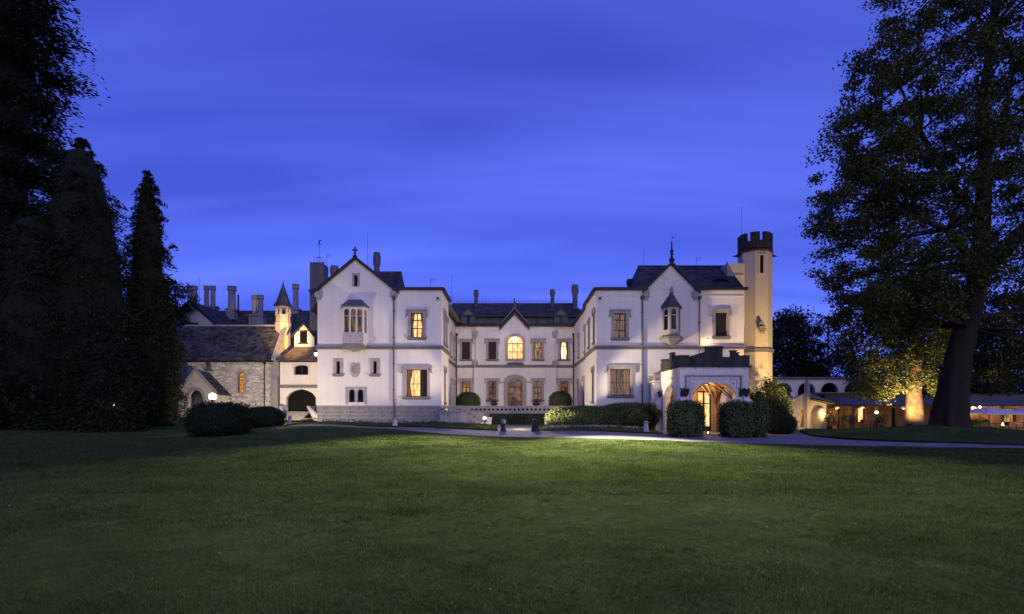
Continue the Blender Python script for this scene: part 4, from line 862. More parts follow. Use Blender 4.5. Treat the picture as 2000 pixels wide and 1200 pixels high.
# glazed inner door
u0, u1 = dh[0][0], dh[1][0]; m_ = MB()
for (a, b_, c, d) in ((u0, u0 + .1, .15, 3.3), (u1 - .1, u1, .15, 3.3), (u0 + .1, u1 - .1, 3.18, 3.3), (u0 + .1, u1 - .1, .17, .6), ((u0 + u1) / 2 - .06, (u0 + u1) / 2 + .06, .6, 3.18), (u0 + .1, u1 - .1, 2.3, 2.38)): m_.fbox(FPB, a, b_, c, d, -.18, -.1)
idr = m_.build('inner_door', 'wood_dark', po)
for (a, b_) in ((u0 + .1, (u0 + u1) / 2 - .06), ((u0 + u1) / 2 + .06, u1 - .1)):
    for (c, d) in ((.6, 2.3), (2.38, 3.18)): q = MB(); q.quad(FPB.p(a, c, -.14), FPB.p(b_, c, -.14), FPB.p(b_, d, -.14), FPB.p(a, d, -.14)); q.build('pane', 'glass', idr)
q = MB(); q.quad(FPB.p(u0 - .1, .1, -.5), FPB.p(u1 + .1, .1, -.5), FPB.p(u1 + .1, 3.5, -.5), FPB.p(u0 - .1, 3.5, -.5)); q.build('lit_hall', 'lit_bright', idr)
# label frame and arch mouldings
m_ = MB(); a, b_, zt = qx(1338), qx(1449), qz(732.5)
m_.fbox(FP, a, b_, zt - .12, zt, -.02, .13)
for u in (a, b_ - .12): m_.fbox(FP, u, u + .12, qz(770), zt - .122, -.02, .13)
m_.build('hood_mould', 'trim_stone', po)
m_ = MB(); a2, b2 = a + .28, b_ - .28
for (u, v_) in ((a2, a2 + .09), (b2 - .09, b2)): m_.fbox(FP, u, v_, .15, zt - .30, -.02, .07)
m_.fbox(FP, a2, b2, zt - .30, zt - .22, -.02, .07); m_.build('inner_frame', 'stucco_cool', po)
ring_trim(FP, ah, .14, -.05, .09).build('arch_moulding', 'stucco_cool', po); ring_trim(FPL, al, .16, -.05, .06).build('arch_moulding', 'stucco_cool', po)
m_ = MB(); m_.fbox(FPL, 37.6, 37.7, .6, 4.05, -.02, .05); m_.fbox(FPL, 41.2, 41.3, .6, 4.05, -.02, .05); m_.fbox(FPL, 37.6, 41.3, 4.052, 4.15, -.02, .05); m_.build('panel_frame', 'stucco_cool', po)
for sx in (-1, 1):      # spandrel carving
    for (du, dz, r_) in ((1.36, -.55, .2), (1.15, -.42, .12), (1.48, -.85, .11)):
        m_ = MB(); m_.ball(FP.p((a + b_) / 2 + sx * du, zt + dz, 0), r_ * .55, 8, 6); m_.build('spandrel_boss', 'stucco_cool', po, True)
# buttresses with sloping tops
def buttress(F, u, w_, d_, z1, name='buttress'):
    m_ = MB(); m_.fbox(F, u - w_ / 2, u + w_ / 2, gz0 - .1, z1, -.05, d_); m_.fprism(F, [(u - w_ / 2, z1), (u + w_ / 2, z1), (u + w_ / 2, z1 + .0)], 0, .01) if False else None
    m_.add([F.p(u - w_ / 2, z1, d_), F.p(u + w_ / 2, z1, d_), F.p(u + w_ / 2, z1 + d_ * 1.1, 0), F.p(u - w_ / 2, z1 + d_ * 1.1, 0), F.p(u - w_ / 2, z1, 0), F.p(u + w_ / 2, z1, 0)], [(0, 1, 2, 3), (0, 3, 4), (1, 5, 2)])
    m_.fbox(F, u - w_ / 2 - .06, u + w_ / 2 + .06, gz0 - .1, gz0 + .95, -.05, d_ + .07); return m_.build(name, 'stucco', po)
buttress(FP, px0 + .18, .40, .42, qz(786)); buttress(FP, px1 - .18, .40, .42, qz(786)); buttress(FPL, DPB - .3, .55, .50, ZP(786, 41.5)); buttress(FPL, DP + .22, .42, .36, qz(786)); buttress(FPR, DP + .22, .42, .36, qz(786))
for (F, u) in ((FP, qx(1339.5)), (FP, qx(1447.5)), (FP, px0 + .16), (FP, px1 - .16), (FPL, DPB - .4)):       # crouching beasts on the label stops
    m_ = MB(); z = qz(767); m_.ball(F.p(u, z, .16), .17, 8, 6, 1.1); m_.ball(F.p(u + .06, z + .17, .26), .11, 8, 6); m_.ball(F.p(u - .03, z - .17, .14), .13, 8, 6); m_.tube(F.p(u, z + .14, .3), F.p(u + .03, z + .1, .44), .07, .03, 6); m_.prism([F.p(u - .08, z + .1, .02), F.p(u - .22, z + .34, .06), F.p(u + .02, z + .2, .06)], F.n * .05); m_.build('carved_beast', 'dark_stone', po, True)
# parapet
m_ = MB(); e = .18
for (F, a, b_) in ((FP, px0 - e, px1 + e), (FPL, DP + .0, DPB), (FPR, DP + .0, DPB)): m_.fbox(F, a, b_, pz + .002, pz + .10, -.4, e)
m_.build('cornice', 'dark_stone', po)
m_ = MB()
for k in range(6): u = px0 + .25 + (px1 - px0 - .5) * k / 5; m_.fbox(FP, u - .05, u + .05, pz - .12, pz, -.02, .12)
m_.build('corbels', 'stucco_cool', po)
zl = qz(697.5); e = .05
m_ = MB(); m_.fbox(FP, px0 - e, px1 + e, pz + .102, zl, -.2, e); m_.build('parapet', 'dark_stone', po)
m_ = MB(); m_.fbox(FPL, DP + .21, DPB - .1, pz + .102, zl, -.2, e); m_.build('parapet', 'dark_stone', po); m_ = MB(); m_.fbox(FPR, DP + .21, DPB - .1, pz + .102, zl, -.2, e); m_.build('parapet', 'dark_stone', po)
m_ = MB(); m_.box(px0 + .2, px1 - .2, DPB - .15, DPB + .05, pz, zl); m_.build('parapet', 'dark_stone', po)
def merl(F, u0, u1, z1, cop=True, d=.2):
    m_ = MB(); m_.fbox(F, u0, u1, zl + .001, z1 - .07, -d + .02, .035); m_.fbox(F, u0 - .05, u1 + .05, z1 - .068, z1, -d, .09); m_.build('merlon', 'dark_stone', po)
merl(FP, qx(1378), qx(1411), qz(677)); merl(FP, qx(1427), qx(1438), qz(684.5)); merl(FP, qx(1443), px1 + .02, qz(694.5)); merl(FP, px0 - .02, qx(1345), qz(694))
m_ = MB(); m_.fprism(FP, [(qx(1348), zl + .002), (qx(1377), zl + .002), (qx(1377), qz(687)), (qx(1348), qz(696))], -.2, .06); m_.build('sloped_merlon', 'dark_stone', po)
su, sz = qx(1394.5), qz(690); m_ = MB(); m_.fprism(FP, [(su + a_ * .75, sz + b_ * .5) for a_, b_ in sc_], .03, .09); m_.build('carved_shield', 'dark_stone', po)
for k in range(5):
    m_ = MB(); u = qx(1350) + k * (qx(1440) - qx(1350)) / 4; m_.fbox(FP, u - .03, u + .03, pz + .11, zl - .02, .03, .085); m_.build('parapet_rib', 'dark_stone', po)
for (a, b_, z) in ((37.7, 38.2, zl + .18), (38.7, 39.4, qz(683)), (40.1, 40.7, zl + .16), (41.1, 41.65, qz(690))): merl(FPL, a, b_, z); merl(FPR, a, b_, z)
# low link to the wing with pierced parapet
lx0 = U(1276, 42.2); mb = MB(); mb.box(lx0, 13.75, DPB + .06, DF - .02, gz0, ZP(748, 42.4)); mb.box(15.25, px1 - .3, DPB + .06, DF - .02, gz0, ZP(748, 42.4)); mb.box(lx0 - .08, px1 - .3, DPB + .04, DF - .02, ZP(747, 42.4), ZP(744.5, 42.4) + .01); mb.build('vestibule', 'stucco', po)
m_ = MB()
for k in range(5): u = DPB + .15 + k * .38; m_.box(lx0 - .02, lx0 + .1, u, u + .1, ZP(744, 42.4), ZP(734, 42.4))
m_.box(lx0 - .05, lx0 + .14, DPB + .05, DF - .02, ZP(734, 42.4), ZP(731.5, 42.4))
for k in range(5): m_.box(lx0 + .02 + k * .3, lx0 + .1 + k * .3, DPB + .08, DPB + .2, ZP(744, 42.4), ZP(734, 42.4))
m_.box(lx0 + .15, px0, DPB + .06, DPB + .22, ZP(734, 42.4), ZP(731.5, 42.4)); m_.build('vestibule_parapet', 'trim_stone', po)

# ------------------------------------------------------------------ terrace, balustrade and steps in the court
te = thing('terrace', (0.3, 44.2, .6), 'stone terrace with pierced balustrade and flanking steps across the court', 'terrace')
TZ = 1.62; DTt = 44.2
mb = MB(); mb.quad((xl2 - .2, DTt - .02, TZ), (xr2 + .2, DTt - .02, TZ), (xr2 + .2, DB, TZ), (xl2 - .2, DB, TZ)); mb.build('paving', 'paving', te)
GT = front(DTt); mb = MB(); mb.wall(GT, rect(xl1, xr1, .2, TZ + .02), []); mb.build('retaining_wall', 'terrace_stone', te)
ph = 2.19; s_ = .346
def pierced(F, u0, u1, z0, z1, parent, slope=0.0, t=.16):
    """row of square panels pierced with a diamond, one mesh shared by the row's panels"""
    n = max(1, int(round((u1 - u0) / s_))); w_ = (u1 - u0) / n; h_ = z1 - z0
    m_ = MB(); L0 = Fr((0, 0, 0), (1, 0, 0), (0, -1, 0)); c = h_ / 2; r_ = .105
    dia = [(w_ / 2 + r_ * f_ * math.cos(a_), c + slope * w_ / 2 + r_ * f_ * math.sin(a_)) for a_, f_ in ((k * PI / 4, 1.25 if k % 2 == 0 else .82) for k in range(8))]
    g = .004; m_.wall(L0, [(g, 0 + slope * g), (w_ - g, slope * (w_ - g)), (w_ - g, h_ + slope * (w_ - g)), (g, h_ + slope * g)], [dia], t, t)
    me = bpy.data.meshes.new('pierced_panel'); me.from_pydata(m_.v, [], m_.f); me.materials.append(MATS['terrace_stone'])
    for k in range(n):
        ob = bpy.data.objects.new('pierced_panel', me); COL.objects.link(ob); ob.parent = parent
        ob.location = F.p(u0 + k * w_, z0 + slope * k * w_, 0) - org(parent); ob.rotation_euler = (0, 0, math.atan2(F.ux.y, F.ux.x))
pierced(GT, xl1 + .15, xr1 - .15, TZ + .06, ph - .10, te)
m_ = MB(); m_.fbox(GT, xl1, xr1, ph - .10, ph, -.24, .07); m_.build('coping', 'terrace_stone', te); m_ = MB(); m_.fbox(GT, xl1, xr1, TZ - .06, TZ + .06, -.24, .06); m_.build('base_moulding', 'terrace_stone', te)
AX = .27
for sgn in (-1, 1):
    def mx_(x): return AX + sgn * (AX - x) if sgn == 1 else x
    xA, xB, xC = xl1, -4.05, -2.15      # wall end, head and foot of the flight (left side); mirrored about the axis
    xA = xl1 if sgn == -1 else 2 * AX - (xr1)
    fx = (lambda x: x) if sgn == -1 else (lambda x: 2 * AX - x)
    d0 = 42.55
    a, b_ = sorted((fx(xA), fx(xB))); mb = MB(); mb.box(a, b_, d0, DTt - .02, .2, TZ - .004); mb.build('landing', 'terrace_stone', te)
    nst = 6
    for k in range(nst):
        q0, q1 = xB + (xC - xB) * k / nst, xB + (xC - xB) * (k + 1) / nst; a, b_ = sorted((fx(q0), fx(q1))); mb = MB(); mb.box(a, b_, d0 + .16, DTt - .03, .2, TZ - (k + 1) * (TZ - .68) / (nst + .5)); mb.build('step', 'paving', te)
    GS = front(d0)
    a, b_ = sorted((fx(xA), fx(xB))); pierced(GS, a + .02, b_, TZ + .06, ph - .1, te); m_ = MB(); m_.fbox(GS, a, b_, ph - .1, ph, -.2, .05); m_.build('coping', 'terrace_stone', te)
    sl = -(1.08) / (xC - xB)       # slope of the raking parapet
    if sgn == -1: pierced(GS, xB, xC, TZ + .06, ph - .1, te, sl)
    else: pierced(GS, fx(xC), fx(xB), TZ + .06 - 1.08, ph - .1 - 1.08, te, -sl)
    m_ = MB(); m_.fprism(GS, [(fx(xB), ph - .1), (fx(xC), ph - .1 - 1.08), (fx(xC), ph - 1.08), (fx(xB), ph)], -.2, .05); m_.build('coping', 'terrace_stone', te)
    m_ = MB(); m_.fprism(GS, [(fx(xB), .2), (fx(xC), .2), (fx(xC), TZ + .06 - 1.08), (fx(xB), TZ + .06)], -.16, .0); m_.build('flank_wall', 'terrace_stone', te)
    m_ = MB(); c = fx(xC + .18); m_.box(c - .17, c + .17, d0 - .07, d0 + .27, .3, 1.18); m_.box(c - .22, c + .22, d0 - .12, d0 + .32, 1.182, 1.28); m_.build('pier', 'stucco_cool', te)
# ivy on the retaining wall
iv = thing('ivy', (.4, 44.1, .5), 'dark ivy covering the terrace wall between the two stairs', 'ivy')
n = 7000; P = np.stack([rng.uniform(-2.0, 2.9, n), DTt - .03 - rng.random(n) ** 2 * .28, rng.uniform(.45, TZ - .05, n)], 1); np_mesh('leaves', *quads(P, .085, np.tile([0, -1, .4], (n, 1)), .6, .8), 'leaf_ivy', iv)
m_ = MB()
for k in range(9): x = -1.8 + k * .55; m_.path([(x, 44.16, .45), (x + .12, 44.16, .9), (x - .05, 44.16, 1.5)], .02, 5)
m_.build('stems', 'bark', iv)

# ------------------------------------------------------------------ chapel with rubble walls, porch and bell turret
DC = 60.0; ch = thing('chapel', (U(445, DC), DC, 1.1), 'small rubble stone chapel with slate roof, gabled porch and lit bell turret', 'chapel')
FCh = front(DC)
def kx(px): return U(px, DC)
def kz(py): return ZP(py, DC)
c0, c1 = kx(330), kx(537); ce = kz(703); lan = arch(kx(465.5), kx(477.5), kz(768), kz(735), kz(727), True)
mb = MB(); mb.wall(FCh, rect(c0, c1, .3, ce), [lan], .3); mb.build('wall', 'mortar', ch)
# rubble stones
vs, fs = [], []; z = 1.0
while z < ce - .12:
    hgt = random.uniform(.12, .27); u = c0 + random.uniform(0, .2)
    while u < c1 - .55:
        w_ = random.uniform(.12, .42) if random.random() < .8 else random.uniform(.4, .7); j = random.uniform(.012, .035); u1_ = min(u + w_, c1 - .5); cu, cz2 = (u + u1_) / 2, z + hgt / 2
        if not (kx(462) < cu < kx(481) and kz(770) < cz2 < kz(723)) :
            k = len(vs); d = random.uniform(.02, .075); i_ = random.uniform(.25, .4)
            o4 = [(u + j, z + j), (u1_ - j, z + j), (u1_ - j, z + hgt - j), (u + j, z + hgt - j)]; o4 = [(a + random.uniform(-.03, .03), b_ + random.uniform(-.045, .045) + .05 * math.sin(a * 2.1 + z)) for a, b_ in o4]
            in4 = [(cu + (a - cu) * (1 - i_ * .4), cz2 + (b_ - cz2) * (1 - i_)) for a, b_ in o4]
            vs += [tuple(FCh.p(a, b_, 0)) for a, b_ in o4] + [tuple(FCh.p(a, b_, d)) for a, b_ in in4]; fs += [(k + 4, k + 5, k + 6, k + 7)] + [(k + i, k + (i + 1) % 4, k + 4 + (i + 1) % 4, k + 4 + i) for i in range(4)]
        u = u1_
    z += hgt
m_ = MB(); m_.add(vs, fs); tag(m_.build('rubble_stones', 'rubble', ch), kind='stuff')
lw_ = arch_window(ch, FCh, lan, 'stained', .2, 'iron', [(kx(465.5), kx(477.5), kz(y), kz(y - .8)) for y in (760, 752, 744, 736)], 'lancet_window', .03); ring_trim(FCh, lan, .22, -.1, .05).build('surround', 'trim_stone', lw_)
m_ = MB(); z = 1.0; k = 0
while z < ce - .4: m_.fbox(FCh, c1 - (.62 if k % 2 else .42), c1 + .03, z, z + .34, -.05, .07); z += .35; k += 1
m_.build('quoins', 'trim_stone', ch)
for (px, w_) in ((541, .34),):
    m_ = MB(); u = kx(px); m_.fbox(FCh, u - w_, u + w_, .3, kz(742), -.3, .55); m_.add([FCh.p(u - w_, kz(742), .55), FCh.p(u + w_, kz(742), .55), FCh.p(u + w_, kz(728), 0), FCh.p(u - w_, kz(728), 0), FCh.p(u - w_, kz(742), 0), FCh.p(u + w_, kz(742), 0)], [(0, 1, 2, 3), (0, 3, 4), (1, 5, 2)]); m_.fbox(FCh, u - w_ * .8, u + w_ * .8, kz(742), ce - .1, -.3, .2); m_.build('buttress', 'trim_stone', ch)
drainpipe(ch, kx(517.5), DC - .16, 1.0, kz(712), mat='gutter')
DR = 63.0; rzc = ZP(637, DR); xe0, xe1 = U(333, DR), kx(537) 
slates('roof', ch, (c0 - .2, DC - .3, ce - .15), (c1, DC - .3, ce - .15), (c0 - .2, DR, rzc), (c1, DR, rzc), .42, .27, 'slate_mossy', .045); slates('roof', ch, (c0 - .2, 66.3, ce - .15), (c1, 66.3, ce - .15), (c0 - .2, DR, rzc), (c1, DR, rzc), .42, .27, 'slate_mossy')
m_ = MB(); m_.tube((c0, DR, rzc + .04), (c1, DR, rzc + .04), .11, .11, 8); m_.build('ridge_cap', 'trim_stone', ch)
gutter(ch, [(c0, DC - .38, ce - .3), (c1 - .1, DC - .38, ce - .3)], .13, .08)
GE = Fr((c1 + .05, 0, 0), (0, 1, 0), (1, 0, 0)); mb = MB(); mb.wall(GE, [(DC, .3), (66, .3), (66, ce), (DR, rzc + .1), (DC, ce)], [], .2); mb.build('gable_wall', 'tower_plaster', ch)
m_ = MB()
for ya_, yb_ in ((DC - .4, DR), (66.4, DR)): m_.prism([(c1 - .25, ya_, ce - .1), (c1 + .25, ya_, ce - .1), (c1 + .25, yb_, rzc + .35), (c1 - .25, yb_, rzc + .35)], (0, 0, .22))
m_.build('gable_coping', 'trim_stone', ch)
# bell turret on the gable
btx, bty = U(553, 63), 63.0; bt = MB(); r_ = .92
bt.lathe((btx, bty, 0), [(r_ * .85, rzc - 3.0), (r_ * .95, rzc + .3), (r_ * .84, rzc + .5), (r_ * .84, ZP(618, 63)), (r_ * .92, ZP(618, 63) + .05), (r_ * .92, ZP(617, 63) + .1)], 6, PI / 6); btu = bt.build('bell_turret', 'tower_plaster', ch)
m_ = MB(); zb0, zb1 = ZP(617, 63), ZP(599, 63)
for k in range(6): an = PI / 6 + k * PI / 3; m_.tube((btx + r_ * .74 * math.cos(an), bty + r_ * .74 * math.sin(an), zb0), (btx + r_ * .74 * math.cos(an), bty + r_ * .74 * math.sin(an), zb1), .16, .16, 6)
m_.lathe((btx, bty, 0), [(r_ * .9, zb1 - .22), (r_ * .9, zb1)], 6, PI / 6); m_.build('belfry_posts', 'tower_plaster', btu)
m_ = MB(); m_.lathe((btx, bty, zb0 + .25), [(.28, 0), (.2, .1), (.14, .36), (.02, .42)], 8); m_.build('bell', 'iron', btu)
m_ = MB(); m_.lathe((btx, bty, 0), [(r_ * 1.12, zb1 - .02), (r_ * 1.12, zb1 + .06), (r_ * .8, zb1 + .55), (.02, ZP(553, 63))], 6, PI / 6); m_.build('spire', 'slate_mossy', btu)
m_ = MB(); finial(m_, btx, bty, ZP(556, 63), .5, .05); m_.build('finial', 'iron', btu)
# chapel porch
DQ = 57.2; FQ = front(DQ)
def ox(px): return U(px, DQ)
def oz(py): return ZP(py, DQ)
pa0, pa1, pc = ox(348), ox(420), ox(381); oa = arch(ox(366), ox(397.5), .9, oz(783), oz(761.5), n=12); es = oz(770)
mb = MB(); mb.wall(FQ, [(pa0, .6), (pa1, .6), (pa1, es), (pc, oz(724)), (pa0, es)], [oa], .45); mb.quad((pa1, DQ, .6), (pa1, DC, .6), (pa1, DC, es), (pa1, DQ, es)); mb.quad((pa0, DQ, .6), (pa0, DC, .6), (pa0, DC, es), (pa0, DQ, es)); cp = mb.build('porch', 'rubble', ch)
ring_trim(FQ, oa, .28, -.1, .06).build('arch_moulding', 'trim_stone', cp)
q = MB(); q.quad((pa0 + .2, DC - .06, .6), (pa1 - .2, DC - .06, .6), (pa1 - .2, DC - .06, es), (pa0 + .2, DC - .06, es)); q.build('inner_wall', 'stucco', cp)
slates('porch_roof', cp, (pa1 + .35, DQ + .1, es - .12), (pa1 + .35, DC, es - .12), (pc, DQ + .1, oz(726)), (pc, DC, oz(726)), .3, .22, 'slate_mossy', .03, False); slates('porch_roof', cp, (pa0 - .35, DQ + .1, es - .12), (pa0 - .35, DC, es - .12), (pc, DQ + .1, oz(726)), (pc, DC, oz(726)), .3, .22, 'slate_mossy', .03, False)
m_ = MB()
for (xa_, xb_) in ((pa0 - .1, pc), (pa1 + .1, pc)): m_.prism([(xa_, DQ - .08, es), (xb_, DQ - .08, oz(724)), (xb_, DQ - .08, oz(724) + .3), (xa_, DQ - .08, es + .3)], (0, .3, 0))
m_.build('porch_coping', 'trim_stone', cp); m_ = MB(); finial(m_, pc, DQ, oz(723), .7, .12); m_.box(pc - .2, pc + .2, DQ - .05, DQ + .05, oz(718), oz(716)); m_.build('cross_finial', 'trim_stone', cp)
m_ = MB(); finial(m_, pc + .1, DC - .3, oz(722), 1.3, .2); m_.build('rear_finial', 'lead', cp)

# ------------------------------------------------------------------ link building with arch and steps, between chapel and wing
DK = 57.0; lk = thing('gate_passage', (U(583, DK), DK, 1.0), 'white link building with dark four centred arch and tiled lean-to roof', 'building')
FK = front(DK)
def jx(px): return U(px, DK)
def jz(py): return ZP(py, DK)
k0, k1 = jx(547), xl0 + .02; ga = [(jx(559), 1.75), (jx(617), 1.75), (jx(617), jz(777)), (jx(611), jz(769)), (jx(602), jz(763.5)), (jx(588), jz(760)), (jx(574), jz(763.5)), (jx(565), jz(769)), (jx(559), jz(777))]
gw = arch(jx(575), jx(602), jz(732.5), jz(718), jz(713.5), n=10)
mb = MB(); mb.wall(FK, rect(k0, k1, .5, jz(706)), [ga, gw], .5); mb.quad((k0, DK, .5), (k0, 66, .5), (k0, 66, jz(706)), (k0, DK, jz(706))); mb.build('wall', 'stucco', lk)
arch_window(lk, FK, gw, None, .25, 'wood_dark', [(jx(588) - .04, jx(588) + .04, jz(732), jz(714))]); ring_trim(FK, gw, .2, -.1, .04).build('surround', 'stucco_cool', lk)
string_course(lk, FK, k0 - .02, k1, jz(758)); mb = MB(); mb.quad((k0, 58.6, .5), (k1, 58.6, .5), (k1, 58.6, 6), (k0, 58.6, 6)); mb.quad((k0 + .3, DK + .51, .5), (k0 + .3, 58.6, .5), (k0 + .3, 58.6, 6), (k0 + .3, DK + .51, 6)); mb.quad((k0, DK, 1.74), (k1, DK, 1.74), (k1, 62, 1.74), (k0, 62, 1.74)); mb.build('passage', 'dark_room', lk)  # near-black sheets put the shade inside the archway into the colour
zl0 = jz(704.5); slates('roof', lk, (k0 - .15, DK - .3, zl0), (k1, DK - .3, zl0), (k0 + .9, DK + 1.6, ZP(678, DK + 1.6)), (k1, DK + 1.6, ZP(678, DK + 1.6)), .3, .22, 'tile_warm', .035); gutter(lk, [(k0 - .1, DK - .34, zl0 - .2), (k1, DK - .34, zl0 - .2)], .13, .08)
mb = MB(); wz0 = ZP(680, DK + 1.6); yd = DK + 1.65; G = front(yd); a, b_ = U(575, yd), U(642, yd); c = U(594, yd); dw_ = rect(U(585, yd), U(600, yd), ZP(670, yd), ZP(647, yd))
mb.wall(G, [(a, wz0 - .6), (U(614, yd), wz0 - .6), (U(614, yd), ZP(656, yd)), (c, ZP(632, yd)), (a, ZP(652, yd))], [dw_], .2); dmr = mb.build('dormer', 'stucco_cool', lk); q = MB(); q.fbox(G, dw_[0][0], dw_[1][0], dw_[0][1], dw_[2][1], -.25, -.15); q.build('pane', 'dark_glass', dmr); q = MB(); q.fbox(G, dw_[0][0] - .12, dw_[1][0] + .12, dw_[0][1] - .14, dw_[0][1], -.05, .1); q.fbox(G, dw_[0][0] - .12, dw_[1][0] + .12, dw_[2][1], dw_[2][1] + .08, -.05, .08); q.build('sill', 'dark_stone', dmr)
verge_board(dmr, [(a - .25, ZP(657, yd)), (c, ZP(629.5, yd)), (U(616, yd), ZP(657, yd)), (U(622, yd), ZP(656, yd))], yd - .25, yd - .05, .24, 'gutter')
slates('dormer_roof', dmr, (a - .2, yd - .1, ZP(656, yd)), (a - .2, yd + 6, ZP(656, yd)), (c, yd - .1, ZP(630, yd)), (c, yd + 6, ZP(630, yd)), .3, .25, 'slate', .03, False); slates('dormer_roof', dmr, (U(616, yd), yd - .1, ZP(657, yd)), (U(616, yd), yd + 6, ZP(657, yd)), (c, yd - .1, ZP(630, yd)), (c, yd + 6, ZP(630, yd)), .3, .25, 'slate', .03, False)
# steps up to the arch with flaring walls
for k in range(6): mb = MB(); y0 = DK - 3.2 + k * .45; mb.box(jx(566), jx(609), y0, DK - .02, .4, .85 + k * .16); mb.build('step', 'paving', lk)
for sx, pa, pb in ((-1, 560, 553), (1, 612, 619)):
    m_ = MB(); xa_, xb_ = jx(pa), U(pb, DK - 3.3); m_.prism([(xa_ - .12, DK - .02, .4), (xb_ - .12, DK - 3.2, .4), (xb_ - .12, DK - 3.2, 1.35), (xa_ - .12, DK - 1.6, 2.3), (xa_ - .12, DK - .02, 2.3)], (.28, 0, 0)); m_.build('stair_wall', 'stucco_cool', lk)

# ------------------------------------------------------------------ service range behind
DS = 76.0; sv = thing('service_range', (-38, 80, 1.5), 'long slate roofed range with paired chimneys rising behind the chapel', 'building')
ez_, rz_ = 11.0, ZP(607, 82); x0_, x1_ = U(300, 82), xl0 + 1
mb = MB(); mb.box(x0_, x1_, DS + .5, 88, .5, ez_); mb.build('wall', 'stucco_cool', sv)
slates('roof', sv, (x0_, DS, ez_), (x1_, DS, ez_), (x0_, 82, rz_), (x1_, 82, rz_), .5, .35, 'slate', .04); slates('roof', sv, (x0_, 88, ez_), (x1_, 88, ez_), (x0_, 82, rz_), (x1_, 82, rz_), .9, .7, 'slate', .04)
yg = 72.0; G = front(yg); ga0, ga1, gc = U(318, yg), U(432, yg), U(372, yg); gzp = ZP(590, yg); ge = ZP(640, yg)
mb = MB(); mb.wall(G, [(ga0, .5), (ga1, .5), (ga1, ge), (gc, gzp), (ga0, ge)], []); mb.quad((ga1, yg, .5), (ga1, 77, .5), (ga1, 77, ge), (ga1, yg, ge)); mb.build('gable_wall', 'stucco_cool', sv)
slates('gable_roof', sv, (ga1 + .3, yg - .3, ge - .2), (ga1 + .3, 82, ge - .2), (gc, yg - .3, gzp + .15), (gc, 82, gzp + .15), .5, .35); slates('gable_roof', sv, (ga0 - .3, yg - .3, ge - .2), (ga0 - .3, 82, ge - .2), (gc, yg - .3, gzp + .15), (gc, 82, gzp + .15), .5, .35)
verge_board(sv, [(ga0 - .4, ge - .3), (gc, gzp + .25), (ga1 + .4, ge - .3)], yg - .36, yg - .2, .3)
m_ = MB(); m_.fbox(G, U(352, yg), U(388, yg), ZP(634, yg), ZP(631, yg), -.02, .12); m_.build('lintel', 'gutter', sv)
def stack(pxs, pt, pb, D_, base=True, r_=.36):
    zb_, zt_ = ZP(pb, D_), ZP(pt, D_); xs_ = [U(p, D_) for p in pxs]; m_ = MB(); h_ = zt_ - zb_
    for x in xs_: m_.lathe((x, D_, zb_), [(r_ * 1.15, -.5), (r_ * 1.15, .2), (r_, .3), (r_ * .95, h_ * .78), (r_ * 1.25, h_ * .82), (r_ * 1.25, h_ * .9), (r_ * 1.05, h_ * .92), (r_ * 1.3, h_), (r_ * .8, h_)], 10)
    m_.box(min(xs_) - .6, max(xs_) + .6, D_ - .6, D_ + .6, zb_ - 1.6, zb_ + .05); m_.box(min(xs_) - .75, max(xs_) + .75, D_ - .75, D_ + .75, zb_ - .2, zb_ - .08); return m_.build('chimney', 'chimney_render', sv)
stack((371, 380), 559, 597, 80, r_=.36); stack((403.5, 416), 559, 599, 82, r_=.34); stack((453,), 560, 604, 80, r_=.52); stack((497.5, 509), 577, 616, 79, r_=.36); stack((577.5,), 556, 604, 82, r_=.42)
m_ = MB(); m_.tube((U(465.5, 80), 80, ZP(612, 80)), (U(465.5, 80), 80, ZP(576, 80)), .12, .12, 6); m_.build('flue', 'gutter', sv)
m_ = MB(); m_.tube((U(389, 80), 80, ZP(600, 80)), (U(389, 80), 80, ZP(540, 80)), .03, .02, 5); m_.build('aerial', 'iron', sv)
